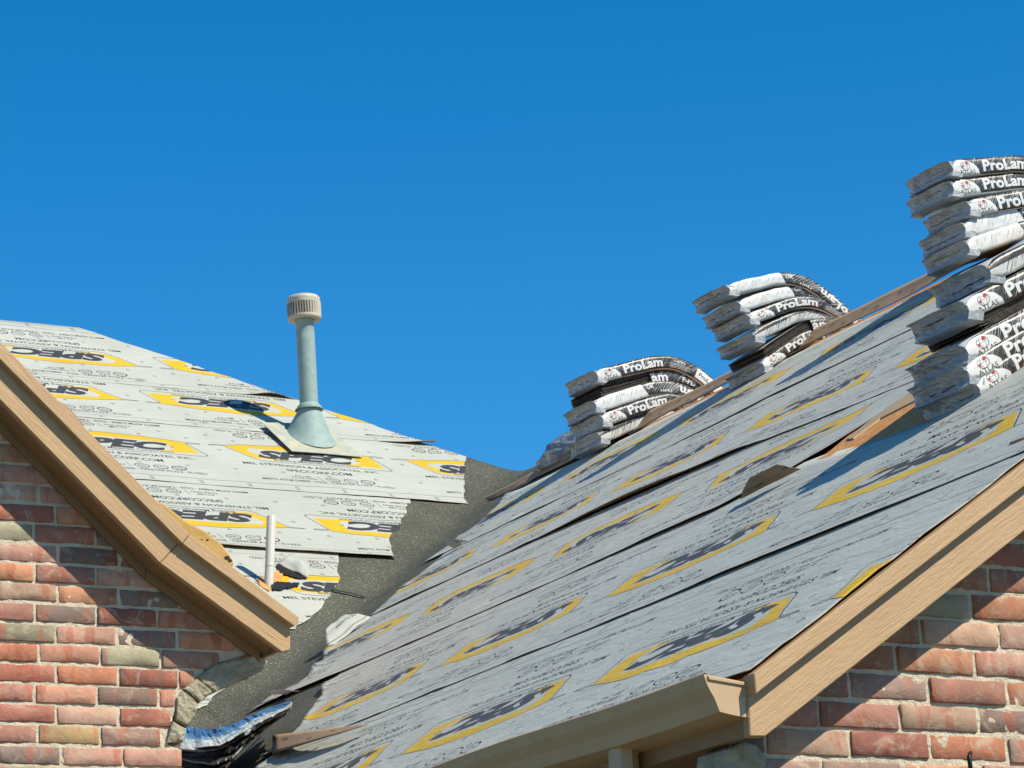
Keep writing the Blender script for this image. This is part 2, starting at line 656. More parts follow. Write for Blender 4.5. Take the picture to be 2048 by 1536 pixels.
    n = N(t, 'ShaderNodeTexNoise', Scale=26.0, Detail=4, Roughness=.7)
    t.links.new(mapped(t, tc.outputs['Object'], (1.6, 1.6, .5)), n.inputs[0])
    r = ramp(t, [(.64, (1, 1, 1)), (.72, (.72, .68, .62))])
    t.links.new(n.outputs[0], r.inputs[0])
    t.links.new(mixc(t, 1.0, old, r.outputs[0], 'MULTIPLY'), p.inputs['Base Color'])
    M['galv'] = noise_mat('galvanised_steel', (.30, .42, .40), (.38, .50, .47), 26, .62, .06, .001, metal=.0, spec=.35)
    M['galv_dirty'] = noise_mat('weathered_flashing', (.40, .49, .43), (.66, .58, .40), 16, .65, .1, .002, metal=.1)
    M['cap'] = noise_mat('vent_cap_paint', (.56, .50, .39), (.66, .61, .50), 14, .55, .08, .001)
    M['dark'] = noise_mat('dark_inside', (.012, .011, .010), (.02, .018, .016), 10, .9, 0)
    M['pvc'] = noise_mat('white_pvc', (.68, .66, .58), (.78, .76, .68), 5, .45, .05, .001, sc=(6, 6, 1))
    M['rubber'] = noise_mat('black_rubber', (.016, .015, .014), (.03, .028, .026), 20, .45, .2, .002)
    M['mortar'] = noise_mat('mortar', (.66, .56, .40), (.80, .70, .53), 26, .9, .9, .006, detail=8)
    M['mortar_stone'] = noise_mat('rough_mortar', (.36, .32, .22), (.60, .54, .40), 12, .95, 1.0, .012, detail=9)
    M['foam'] = noise_mat('weathered_foam_board', (.50, .30, .085), (.66, .43, .16), 9, .85, .5, .006)
    M['lumber'] = noise_mat('pine_board', (.50, .35, .2), (.60, .45, .28), 6, .7, .3, .003, sc=(1, 14, 14))
    M['wrap'] = noise_mat('plastic_wrapper', (.32, .35, .37), (.50, .53, .55), 9, .33, .7, .012, detail=7, spec=.5)
    M['wrap_top'] = noise_mat('white_wrapper', (.66, .67, .66), (.76, .77, .76), 9, .4, .5, .006, detail=7, spec=.5)
    M['tarp'] = noise_mat('grey_film', (.20, .22, .25), (.38, .40, .42), 6, .28, .8, .02, detail=5, spec=.6)
    M['shingle'] = noise_mat('shingle_edges', (.045, .040, .034), (.13, .11, .09), 60, .9, .8, .004, sc=(1, 1, 1))
    m, t, p = new_mat('blue_white_film')
    uvn = N(t, 'ShaderNodeUVMap')
    n = N(t, 'ShaderNodeTexNoise', Scale=3.0, Detail=6, Roughness=.7, Distortion=.8)
    t.links.new(mapped(t, uvn.outputs[0], (2.2, 1.5, 1)), n.inputs[0])
    sx = N(t, 'ShaderNodeSeparateXYZ'); t.links.new(uvn.outputs[0], sx.inputs[0])
    ad = N(t, 'ShaderNodeMath', operation='MULTIPLY_ADD'); ad.inputs[1].default_value = .55
    t.links.new(sx.outputs[1], ad.inputs[0]); t.links.new(n.outputs[0], ad.inputs[2])
    r = ramp(t, [(.66, (.05, .16, .34)), (.78, (.12, .26, .42)), (.86, (.38, .48, .50)), (.98, (.52, .55, .53))])
    t.links.new(ad.outputs[0], r.inputs[0])
    t.links.new(r.outputs[0], p.inputs['Base Color'])
    p.inputs['Roughness'].default_value = .8
    p.inputs['Specular IOR Level'].default_value = .1
    bump(t, p, n.outputs[0], .5, .01)
    M['blue_film'] = m
    M['black_sheet'] = noise_mat('black_sheet', (.016, .015, .014), (.035, .032, .03), 30, .8, .4, .003, spec=.15)
    M['cable'] = noise_mat('black_cable', (.01, .01, .01), (.02, .02, .02), 10, .5, 0)
    M['ground'] = noise_mat('dry_ground', (.14, .13, .08), (.20, .18, .11), .6, .95, .3, .02)
    m, t, p = new_mat('yellow_print')
    p.inputs['Base Color'].default_value = (.75, .50, .05, 1); p.inputs['Roughness'].default_value = .4
    M['yellow'] = m
    for k in range(4):
        m, t, p = new_mat('bundle_side_%d' % k)
        uvn = N(t, 'ShaderNodeUVMap')
        tx = N(t, 'ShaderNodeTexImage'); tx.image = bundle_image(k); tx.extension = 'EXTEND'
        t.links.new(uvn.outputs[0], tx.inputs[0])
        t.links.new(mixc(t, 1.0, tx.outputs[0], (.72, .72, .72), 'MULTIPLY'), p.inputs['Base Color'])
        p.inputs['Roughness'].default_value = .38
        n1 = N(t, 'ShaderNodeTexNoise', Scale=14.0, Detail=6)
        tc = N(t, 'ShaderNodeTexCoord')
        t.links.new(tc.outputs['Object'], n1.inputs[0])
        bump(t, p, n1.outputs[0], .6, .008)
        M['side%d' % k] = m
    # bricks: colour of each brick from its own object colour, with flashes and smears
    m, t, p = new_mat('tumbled_brick')
    oi = N(t, 'ShaderNodeObjectInfo')
    tc = N(t, 'ShaderNodeTexCoord')
    va = N(t, 'ShaderNodeVectorMath', operation='ADD')
    cmb = N(t, 'ShaderNodeCombineXYZ')
    ml = N(t, 'ShaderNodeMath', operation='MULTIPLY'); ml.inputs[1].default_value = 37.0
    t.links.new(oi.outputs['Random'], ml.inputs[0])
    for i in range(3):
        t.links.new(ml.outputs[0], cmb.inputs[i])
    t.links.new(tc.outputs['Object'], va.inputs[0]); t.links.new(cmb.outputs[0], va.inputs[1])
    V = va.outputs[0]
    n1 = N(t, 'ShaderNodeTexNoise', Scale=9.0, Detail=5)          # vertical kiln flashes
    t.links.new(mapped(t, V, (2.6, 2, .55)), n1.inputs[0])
    r1 = ramp(t, [(.53, (0, 0, 0)), (.63, (.6, .6, .6))])
    t.links.new(n1.outputs[0], r1.inputs[0])
    colA = mixc(t, r1.outputs[0], oi.outputs['Color'], (.34, .095, .050))
    n2 = N(t, 'ShaderNodeTexNoise', Scale=7.0, Detail=7, Roughness=.65)
    t.links.new(mapped(t, V, (1, 1, 1.5)), n2.inputs[0])
    r2 = ramp(t, [(.25, (.62, .6, .6)), (.5, (1, 1, 1)), (.75, (1.18, 1.18, 1.15))])
    t.links.new(n2.outputs[0], r2.inputs[0])
    colB = mixc(t, 1.0, colA, r2.outputs[0], 'MULTIPLY')
    n3 = N(t, 'ShaderNodeTexNoise', Scale=11.0, Detail=9, Roughness=.7, Distortion=1.4)   # mortar smears
    t.links.new(mapped(t, V, (1, 1, 1.2)), n3.inputs[0])
    r3 = ramp(t, [(.52, (0, 0, 0)), (.66, (.66, .66, .66))])
    t.links.new(n3.outputs[0], r3.inputs[0])
    colC = mixc(t, r3.outputs[0], colB, (.42, .33, .235))
    t.links.new(colC, p.inputs['Base Color'])
    p.inputs['Roughness'].default_value = .85
    n4 = N(t, 'ShaderNodeTexNoise', Scale=24.0, Detail=8, Roughness=.65, Distortion=.8)
    t.links.new(V, n4.inputs[0])
    bump(t, p, n4.outputs[0], .8, .006)
    M['brick'] = m


make_materials()

# ------------------------------------------------------------------ ground
gv = [(-150, -150, 0), (150, -150, 0), (150, 150, 0), (-150, 150, 0)]
g = mk('ground', gv, [(0, 1, 2, 3)], M['ground'])
g['kind'] = 'structure'

# ------------------------------------------------------------------ roofs: decks
HIP0 = uvM(160, 658); HIP1 = (-.04, 0.0)
RIDGE_V = HIP0[1]
T_BOT = 1.9


def crease(t):
    return VA + (VB - VA) * t


def prism(name, poly, down, mat, parent):
    poly = [np.asarray(p) for p in poly]
    n = len(poly)
    V = poly + [p + down for p in poly]
    F = [tuple(range(n)), tuple(range(2 * n - 1, n - 1, -1))] + [(i, n + i, n + (i + 1) % n, (i + 1) % n) for i in range(n)]
    return mk(name, V, F, mat, parent)


main_roof = thing('roof', 'long hip roof behind the left gable, wrapped in pale grey printed underlayment', 'roof', PM(-1.5, -1.0))
DOWN = np.array([0, 0, -.10])
prism('roof_deck', [PM(-4.4, RIDGE_V, -.012), PM(HIP0[0], RIDGE_V, -.012), VA - Zv * .015, crease(T_BOT) - Zv * .015, PM(-4.4, -4.6, -.012)], DOWN, M['osb'], main_roof)
bk = D1 * 4 - Zv * 2.6
hx = D1 * 1.0 * 4
sp_ = D2 * 2.2 - Zv * 1.45
prism('roof_deck', [PM(*HIP0, -.012), VA - Zv * .015, VA + D1 * 5 - Zv * .02, PM(*HIP0, -.012) + D1 * 3], DOWN, M['osb'], main_roof)
prism('roof_deck', [PM(HIP0[0], RIDGE_V, -.012), PM(-4.4, RIDGE_V, -.012), PM(-4.4, RIDGE_V, -.012) + bk, PM(HIP0[0], RIDGE_V, -.012) + bk], DOWN, M['osb'], main_roof)

# wing
u_r, v_r = uvR(1600, 708)
RID_V = 5.52
wing_roof = thing('roof', 'near gabled wing roof sloping to the gutter, covered with blue grey printed underlayment', 'roof', PRp(3, 2))
u_top = float((VA - EA) @ D1)
cb = crease(T_BOT)
wd = [PRp(.01, .03, -.012), PRp(.01, RID_V, -.012), PRp(u_top, RID_V, -.012), VA - Zv * .012, cb - Zv * .012, PRp(float((cb - EA) @ D1), .03, -.012)]
prism('roof_deck', wd, DOWN, M['osb'], wing_roof)
far = nrm(np.array([RK @ D2 * D2[0], RK @ D2 * D2[1], -RK[2]]))
wf = [PRp(.01, RID_V, -.012), PRp(u_top + 1.0, RID_V, -.012), PRp(u_top + 1.0, RID_V, -.012) + far * 3, PRp(.01, RID_V, -.012) + far * 3]
prism('roof_deck', wf, DOWN, M['osb'], wing_roof)


# ------------------------------------------------------------------ underlayment sheets
def interp(px_list, conv):
    a = sorted((conv(*p) for p in px_list), key=lambda q: q[1])
    us = np.array([q[0] for q in a]); vs = np.array([q[1] for q in a])
    return lambda v: float(np.interp(v, vs, us))


def sheet(P, nvec, ustart, uend, v0, v1, parent, phase, inverted, lift, nu, nv, seed, base=.006, sgn=1, wr=1.0, edge_lift=None, nominal=None):
    """P(u,v,h) plane; ustart constant side, uend(v) ragged side; v0(u), v1(u) lower and upper edge"""
    top = []; uv = []
    va, vb = nominal
    for i in range(nu):
        fi = i / (nu - 1)
        for j in range(nv):
            fj = (j / (nv - 1)) ** 1.6
            vn = va + (vb - va) * fj
            us = ustart(vn) if callable(ustart) else ustart
            ue = uend(vn) + .030 * nz(vn * 9, seed) + .014 * nz(vn * 27, seed + 3) + .006 * nz(vn * 70, seed + 6)
            u = us + (ue - us) * fi
            a = v0(u) + .004 * nz(u * 6, seed + 9); b = v1(u)
            v = a + (b - a) * fj
            d = v - a
            h = base - .003 * min(1, d / 1.02)
            fade = min(1, .35 + d / .15) * min(1, .35 + max(0, 1.1 - d) / .15)
            h += wr * fade * (.0035 * nz(u * 1.7, v * 6, seed) + .0022 * nz(u * 5, v * 13, seed + 5) + .0012 * nz(u * 13, v * 26, seed + 7) + .0045 * (1 - abs(nz(u * 2.3 + v * 1.4, v * 1.1 - u * .5, seed + 11)) * 2.2) ** 5 * (nz(u * .8, v * .9, seed + 20) > .05))
            lf = lift(u)
            h += lf * (.8 * math.exp(-d / .022) + .3 * math.exp(-d / .12))
            if edge_lift:
                h += edge_lift(u, v, abs(u - ue), fi)
            top.append(P(u, v, max(h, .001)))
            if not inverted:
                uv.append((sgn * (u - phase) / PER, d / SHT))
            else:
                uv.append((-sgn * (u - phase) / PER, (1.07 - d) / SHT))
    return slab_grid('underlayment_sheet', top, uv, nvec, .0018, (M['paper'], M['kraft']), parent, nu, nv)


def lift_noise(seed, amp, floor=.001):
    return lambda u: floor + amp * .9 * max(0, nz(u * .9, seed) - .08) + amp * .5 * max(0, nz(u * 3.1, seed + 2) - .1)


def bumpf(u, c, w):
    return math.exp(-((u - c) / w) ** 2)


def pl(pts):
    pts = sorted(pts)
    xs = [p[0] for p in pts]; ys = [p[1] for p in pts]
    return lambda u: float(np.interp(u, xs, ys))


# --- main roof (lowest sheet first; each one laps over the one below)
hipu = lambda v: HIP0[0] + (HIP1[0] - HIP0[0]) * (HIP0[1] - v) / (HIP0[1] - HIP1[1])
s5 = uvM(600, 1262)[1]; s4 = uvM(620, 1110)[1]; s3 = uvM(414, 972)[1]; s2 = uvM(356, 853)[1]; s1 = uvM(297, 775)[1]
UL = -4.3
vF = uvM(397, 1421)[1]
mspec = [
    (lambda u: vF, lambda u: s5 + .08, interp([(505, 1300), (492, 1357), (445, 1382), (397, 1421)], uvM), uvM(300, 1420)[0], True, .003, 4),
    (lambda u: s5, lambda u: s4 + .1, interp([(676, 1100), (678, 1165), (650, 1210), (590, 1262)], uvM), uvM(475, 1150)[0], False, .004, 12),
    (lambda u: s4 + .03 * (u + 2.3) * 0, lambda u: s3 + .1, interp([(830, 980), (822, 997), (795, 1060), (778, 1075), (782, 1112)], uvM), uvM(617, 1058)[0], True, .018, 16),
    (lambda u: s3, lambda u: s2 + .1, lambda v: min(hipu(v), interp([(931, 900), (930, 930), (927, 1003)], uvM)(v)), uvM(411, 895)[0], False, .014, 16),
    (lambda u: s2 + .004, lambda u: s1 + .1, lambda v: hipu(v) + .01, uvM(281, 802)[0], True, .010, 14),
    (lambda u: s1, lambda u: RIDGE_V + .01, lambda v: hipu(v) + .015, uvM(310, 736)[0], True, .020, 18),
]
for k, (f0, f1, ue, ph, inv, amp, nvv) in enumerate(mspec):
    lf = lift_noise(k * 5.3 + 1.7, amp)
    if k == 5:
        l0 = lf; lf = lambda u, l0=l0: l0(u) + .028 * bumpf(u, -1.33, .12)
    if k == 2:
        l0 = lf; lf = lambda u, l0=l0: l0(u) + .012
    if k == 4:
        l0 = lf; lf = lambda u, l0=l0: l0(u) + .03 * bumpf(u, -.45, .2)
    sheet(PM, NM, UL, ue, f0, f1, main_roof, ph, inv, lf, 130, 22, k * 3.1, base=.009, sgn=1,
          nominal=(f0(0), f1(0)))

# valley membrane
rows, cols = 60, 40
T = []; UVs = []
for i in range(rows):
    t = -0.0 + (T_BOT - .1) * i / (rows - 1)
    C = crease(t)
    for j in range(cols):
        s = -1 + 2 * j / (cols - 1)
        if s < 0:
            p = C - D2 * (-s * 1.35) + WM * (-s * 1.20 * max(0, 1 - t * 1.6)) + NM * -.002
        else:
            p = C - D1 * (s * 1.75) + NR * -.002
        p = p + (nrm(NM + NR)) * (-.0 + .012 * math.exp(-(s / .04) ** 2) + .004 - .006 * abs(s) + .002 * nz(t * 6, s * 5, 2.2))
        T.append(p); UVs.append((t, s))
slab_grid('valley_membrane', T, UVs, nrm(NM + NR), .003, (M['granules'], M['dark']), main_roof, rows, cols)


def ribbon_on(name, pts, width, hgt, mat, parent, plane):
    """a thin lap line lying on a roof"""
    V = []; F = []
    for i, (x, y) in enumerate(pts):
        if plane == 'M':
            p = hit(x, y, VA + NM * hgt, NM); side = WM
        else:
            p = hit(x, y, EA + NR * hgt, NR); side = RK
        V += [p - side * width / 2, p + side * width / 2]
    for i in range(len(pts) - 1):
        F.append((2 * i, 2 * i + 2, 2 * i + 3, 2 * i + 1))
    return mk(name, V, F, mat, parent)


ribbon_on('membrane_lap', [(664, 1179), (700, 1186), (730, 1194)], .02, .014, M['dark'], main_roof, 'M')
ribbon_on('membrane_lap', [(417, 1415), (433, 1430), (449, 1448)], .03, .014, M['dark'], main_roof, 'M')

# --- wing roof
rA = pl([(0, 1.17), (1, 1.13), (2.5, 1.08), (4, 1.05), (9, 1.0)])
rB = pl([(0, 2.95), (1.3, 2.88), (2.0, 2.80), (2.27, 2.70), (2.42, 2.42), (2.6, 2.27), (2.85, 2.16), (4, 2.13), (9, 2.10)])
rC = pl([(0, 3.0), (1.5, 2.98), (2.5, 2.98), (3.9, 3.18), (6, 3.27), (9, 3.25)])
rD = pl([(0, 4.3), (4.9, 4.28), (5.7, 4.2), (9.5, 4.2)])
topB = pl([(0, 3.0), (1.05, 2.97), (1.3, 2.2), (1.6, 2.14), (2.0, 2.22), (2.36, 2.33), (2.6, 2.36), (9, 2.3)])
wspec = [
    (lambda u: .004, lambda u: rA(u) + .1, interp([(575, 1480), (560, 1500), (520, 1536), (470, 1590)], uvR), uvR(1205, 1345)[0], True, .003, 0),
    (rA, topB, interp([(700, 1335), (690, 1345), (650, 1370), (638, 1400), (615, 1440), (597, 1465)], uvR), uvR(1245, 1165)[0], True, .013, 1),
    (rB, lambda u: rC(u) + .09, interp([(770, 1215), (735, 1240), (672, 1290), (648, 1322), (618, 1358), (550, 1391)], uvR), uvR(1398, 975)[0], False, .013, 2),
    (rC, lambda u: rD(u) + .1, interp([(915, 1082), (890, 1108), (840, 1150), (800, 1180), (745, 1232)], uvR), uvR(1219, 985)[0], True, .016, 3),
    (rD, lambda u: 5.30 + .03 * nz(u * 2), interp([(1092, 940), (1010, 1000), (985, 1022), (960, 1045), (935, 1065), (900, 1092)], uvR), uvR(1367, 839)[0], False, .010, 4),
]
for f0, f1, ue, ph, inv, amp, k in wspec:
    lf = lift_noise(k * 4.1 + .6, amp)
    if k == 3:
        l0 = lf; lf = lambda u, l0=l0: l0(u) + .024 * bumpf(u, 4.9, .8)
    if k == 1:
        l0 = lf; lf = lambda u, l0=l0: l0(u) + .007 * bumpf(u, 1.3, .4) + .008 * bumpf(u, 4.8, .4)
    if k == 2:
        l0 = lf; lf = lambda u, l0=l0: l0(u) + .007 * bumpf(u, 3.3, .4) + .008 * bumpf(u, 6.6, .5)
    el = lambda u, v, dd, fi: .004 * max(0, nz(v * 2.2, 6.1)) * math.exp(-max(u, 0) / .05) + .055 * math.exp(-dd / .05) * max(0, nz(v * 5, 3.3))
    sheet(PRp, NR, lambda v: -.012 + .006 * nz(v * 3, 8.8), ue, f0, f1, wing_roof, ph, inv, lf, 190, 26, 30 + k * 3.7, base=.009, sgn=-1,
          edge_lift=el, nominal=(f0(6.0), f1(6.0)))

# kraft strip folded over the ridge, standing a little proud of it
T = []; UVs = []
nu_, nv_ = 150, 7
u_end = u_top - .35
for i in range(nu_):
    u = .02 + (u_end - .02) * i / (nu_ - 1)
    wob = .02 * nz(u * 1.3, 4.4) + .01 * nz(u * 5, 1.2)
    for j in range(nv_):
        f = j / (nv_ - 1)
        tp = 1 - .55 * min(1, max(0, (u - u_end + 1.9) / 1.6))
        v = RID_V - .13 * tp + wob * .6 + f * .16 * tp
        h = .014 + .036 * tp * f ** 1.3 + .012 * nz(u * 2, f * 2, 7)
        T.append(PRp(u, v, h)); UVs.append((u, f * .2))
slab_grid('ridge_strip', T, UVs, NR, .002, (M['kraft_strip'], M['kraft']), wing_roof, nu_, nv_)


def flap(name, base0, base1, tip, curl, mats, parent, nvec, n=14, uvk=1.0, uvo=(0, 0)):
    """a torn corner standing up from base0-base1 and curling towards tip"""
    base0, base1, tip = (np.asarray(p) for p in (base0, base1, tip))
    T = []; U = []
    for i in range(n):
        a = i / (n - 1)
        for j in range(n):
            b = j / (n - 1)
            q = base0 + (base1 - base0) * a
            r = base0 + (base1 - base0) * (.5 + (a - .5) * .55) * 1.0
            e = tip + (base1 - base0) * (a - .5) * .45
            p = q + (e - q) * b
            p = p + nvec * curl * math.sin(b * math.pi) * (.6 + .4 * a) + nvec * min(.012, .05 * np.linalg.norm(base1 - base0)) * nz(a * 3, b * 3, curl * 50)
            T.append(p); U.append((uvo[0] + a * uvk * .3, uvo[1] + b * uvk * .3))
    return slab_grid(name, T, U, nrm(np.cross(base1 - base0, tip - base0)), .002, mats, parent, n, n)


hR = lambda x, y, h=.02: hit(x, y, EA + NR * h, NR)
hM = lambda x, y, h=.02: hit(x, y, VA + NM * h, NM)
b0, b1 = hR(1480, 999), hR(1602, 938)
flap('torn_flap', b0, b1, (b0 * .45 + b1 * .55) + NR * .055 - RK * .01, .008, (M['kraft_strip'], M['kraft']), wing_roof, -RK, uvk=.8)
b0, b1 = hR(655, 1296), hR(742, 1234)
flap('torn_flap', b0, b1, (b0 * .40 + b1 * .60) + NR * .075 + D1 * .12, .015, (M['paper'], M['kraft']), wing_roof, NR, uvk=.6, uvo=(.1, .05))
b0, b1 = hR(905, 1096), hR(935, 1082)
flap('torn_flap', b0, b1, b0 * .9 + b1 * .1 + NR * .05 + D1 * .05, .01, (M['paper'], M['kraft']), wing_roof, NR, uvk=.3)
b0, b1 = hR(548, 1391), hR(600, 1382)
flap('torn_flap', b0, b1, b0 * 1.0 + b1 * .0 + NR * .02 + RK * .02 + D1 * .05, .006, (M['wrap_top'], M['kraft']), wing_roof, NR, uvk=.3)
# brown tail of kraft at the lower left end
T = []; U = []
for i in range(16):
    a = i / 15
    for j in range(6):
        b = j / 5
        x = 545 + (735 - 545) * a
        ya = 1470 - 22 * a; yb = 1507 - 58 * a
        p = hR(x, ya + (yb - ya) * b, .03 + .02 * math.sin(a * 3))
        T.append(p); U.append((a * .6, b * .2))
slab_grid('torn_flap', T, U, NR, .002, (M['kraft_strip'], M['kraft']), wing_roof, 16, 6)
for k in range(16):
    uu_, vv_ = rng.uniform(.4, 5.5), rng.uniform(.2, 3.2)
    c_ = PRp(uu_, vv_, .012)
    mk('cap_nail', [c_ + D1 * .009 * math.cos(a * 1.0472) + RK * .009 * math.sin(a * 1.0472) + NR * (.003 if True else 0) for a in range(6)] + [c_ + NR * .006], [(a, (a + 1) % 6, 6) for a in range(6)], M['pvc'], wing_roof)
# light board in the gap under stack
osb_ = [hR(x, y, .006) for x, y in ((1632, 921), (1662, 900), (1700, 868), (1800, 800), (1860, 770), (1860, 842), (1832, 853), (1740, 884), (1690, 904))]
board('exposed_sheathing', osb_, -NR * .010, M['osb'], wing_roof, D1, bevel=0)
bd = [hR(x, y, .012) for x, y in ((1692, 878), (1745, 836), (1812, 790), (1850, 772), (1850, 790), (1760, 836), (1706, 876))]
board('loose_board', bd, -NR * .007, M['lumber'], wing_roof, D1, bevel=.001)

# ------------------------------------------------------------------ boards on the two rakes
TP = .034      # how far the upper trim stands proud
hFR = lambda x, y, o=0.0: hit(x, y, PFR - D1 * o, D1)
hFL = lambda x, y, o=0.0: hit(x, y, PFL - D1 * o, D1)
S_END = 4.62


def ext(p, q, s):
    """point on line p-q at facade distance s from EA"""
    d = q - p
    t = (s - (p - EA) @ D2) / (d @ D2)
    return p + d * t


rk1 = thing('rake_boards', 'straight tan rake trim on the near right gable, rising from the gutter end', 'rake trim', hFR(1500, 1473))
tr_a, tr_b = hFR(1700, 1189.5), hFR(1944, 1000)
tl_a, tl_b = hFR(1700, 1236), hFR(1997, 1006)
fl_a, fl_b = hFR(1749, 1300), hFR(2048, 1062.5)
pts_trim = [hFR(1493, 1352), ext(tr_a, tr_b, S_END), ext(tl_a, tl_b, S_END), hFR(1496.5, 1394)]
board('trim_board', [p - D1 * TP for p in pts_trim], D1 * (TP + .02), M['tan_board'], rk1, RK)
pts_fas = [hFR(1496, 1390), ext(tl_a, tl_b, S_END) + Zv * .01, ext(fl_a, fl_b, S_END), hFR(1531, 1473), hFR(1500, 1473)]
board('fascia_board', pts_fas, D1 * .03, M['tan_board'], rk1, RK)
# soffit under the rake overhang
sa, sb = hFR(1531, 1473), ext(fl_a, fl_b, S_END)
board('soffit_board', [sa + D1 * .03 + Zv * .02, sb + D1 * .03 + Zv * .02, sb + D1 * (O_R + .08) + Zv * .02, sa + D1 * (O_R + .08) + Zv * .02], Zv * .012, M['tan_board_shaded'], rk1, RK, bevel=0)

rk0 = thing('rake_boards', 'tan rake trim with a bend near its lower end, on the left gable', 'rake trim', hFL(564, 1304))
up0 = nrm(hFL(372, 1072) - hFL(0, 693)); lo0 = nrm(hFL(591, 1238) - hFL(372, 1072))
back = 1.2
T0, T1, T2 = hFL(0, 693) - up0 * back, hFL(372, 1072), hFL(591, 1238)
B0, B1, B2 = hFL(0, 733) - up0 * back, hFL(358, 1091), hFL(581, 1256)
L0, L1, L2 = hFL(0, 796) - up0 * back, hFL(320, 1126), hFL(564, 1304)
q = D1 * (TP + .02)
sh = lambda pts: [p - D1 * TP for p in pts]
board('trim_board', sh([T0, T1, B1, B0]), q, M['tan_board'], rk0, up0)
board('trim_board', sh([T1 + lo0 * .002, T2, hFL(590, 1249), B2, B1 + lo0 * .002]), q, M['tan_board'], rk0, lo0)
ov = Zv * .012
board('fascia_board', [B0 + ov, B1 + ov, L1, L0], D1 * .03, M['tan_board'], rk0, up0)
board('fascia_board', [B1 + ov + lo0 * .002, B2 + ov, hFL(581, 1300), L2, L1 + lo0 * .002], D1 * .03, M['tan_board'], rk0, lo0)
din = D1 * (O_L + .06)
uu = Zv * .012
board('soffit_board', [L0 + D1 * .03 + uu, L1 + D1 * .03 + uu, L1 + din + uu, L0 + din + uu], Zv * .012, M['tan_board_shaded'], rk0, up0, bevel=0)
board('soffit_board', [L1 + D1 * .03 + uu, L2 + D1 * .03 + uu, L2 + din + uu, L1 + din + uu], Zv * .012, M['tan_board_shaded'], rk0, lo0, bevel=0)
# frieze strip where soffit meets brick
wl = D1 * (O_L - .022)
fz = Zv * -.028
board('frieze_board', [L0 + wl + uu, L1 + wl + uu, L1 + wl + fz, L0 + wl + fz], D1 * .02, M['tan_board_shaded'], rk0, up0, bevel=.002)
board('frieze_board', [L1 + wl + uu + lo0 * .002, L2 + wl + uu - lo0 * .03, L2 + wl + fz - lo0 * .03, L1 + wl + fz + lo0 * .002], D1 * .02, M['tan_board_shaded'], rk0, lo0, bevel=.002)
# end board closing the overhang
board('end_board', [B2 + D1 * .03 + ov - lo0 * .014, L2 + D1 * .03 - lo0 * .006, L2 + D1 * (O_L + .05) - lo0 * .006, B2 + D1 * (O_L + .05) + ov - lo0 * .014], -D2 * .015, M['tan_board_shaded'], rk0, D1, bevel=0)
# roof deck of the left gable running back to the main roof
dp = -Zv * .035
bk2 = D1 * 3.2
for a_, b_ in ((T0, T1), (T1, T2 - lo0 * .04)):
    prism('roof_deck', [a_ + D1 * .02 + dp, b_ + D1 * .02 + dp, b_ + bk2 + dp, a_ + bk2 + dp], -Zv * .07, M['osb'], rk0)

# ------------------------------------------------------------------ brick walls
PAL = [(.42, .15, .085), (.45, .19, .11), (.34, .12, .085), (.29, .10, .075), (.38, .17, .12), (.43, .19, .11), (.25, .15, .125), (.21, .14, .12),
       (.28, .235, .165), (.42, .20, .125), (.42, .25, .18), (.37, .19, .15), (.36, .16, .125), (.47, .29, .155), (.32, .18, .15), (.40, .22, .17)]
brick_meshes = {}


def brick_mesh(L, H, k):
    key = (round(L, 3), k)
    if key in brick_meshes:
        return brick_meshes[key]
    r = random.Random(k * 7 + int(L * 1000))
    bm = bmesh.new()
    nx, nzz = 9, 4
    # front face as a slightly pillowed, chipped grid with rounded arrises
    vs = {}
    gx = [-L / 2, -L / 2 + .004] + [-L / 2 + L * q / (nx - 2) for q in range(1, nx - 2)] + [L / 2 - .004, L / 2]
    gz = [-H / 2, -H / 2 + .004, 0, H / 2 - .004, H / 2]
    for i in range(nx + 1):
        for j in range(nzz + 1):
            x = gx[i]; z = gz[j]
            ed = (i in (0, nx)) or (j in (0, nzz))
            y = 0.0 if not ed else .0028
            x += r.uniform(-.0013, .0013) * (1.4 if ed else .6); z += r.uniform(-.0012, .0012) * (1.4 if ed else .6)
            y += r.uniform(-.0008, .0008) + (r.random() < .16) * ed * .005
            if (i in (0, nx)) and (j in (0, nzz)):
                x *= .993; z *= .975; y += .002
            vs[i, j] = bm.verts.new((x, y, z))
    for i in range(nx):
        for j in range(nzz):
            bm.faces.new((vs[i, j], vs[i + 1, j], vs[i + 1, j + 1], vs[i, j + 1]))
    rim = [vs[i, 0] for i in range(nx + 1)] + [vs[nx, j] for j in range(1, nzz + 1)] + [vs[i, nzz] for i in range(nx - 1, -1, -1)] + [vs[0, j] for j in range(nzz - 1, 0, -1)]
    bkv = [bm.verts.new((v.co.x, .07, v.co.z)) for v in rim]
    for i in range(len(rim)):
        k2 = (i + 1) % len(rim)
        bm.faces.new((rim[i], bkv[i], bkv[k2], rim[k2]))
    bmesh.ops.recalc_face_normals(bm, faces=bm.faces)
    me = bpy.data.meshes.new('brick')
    bm.to_mesh(me); bm.free()
    me.materials.append(M['brick'])
    me.polygons.foreach_set('use_smooth', np.ones(len(me.polygons), bool))
    brick_meshes[key] = me
    return me


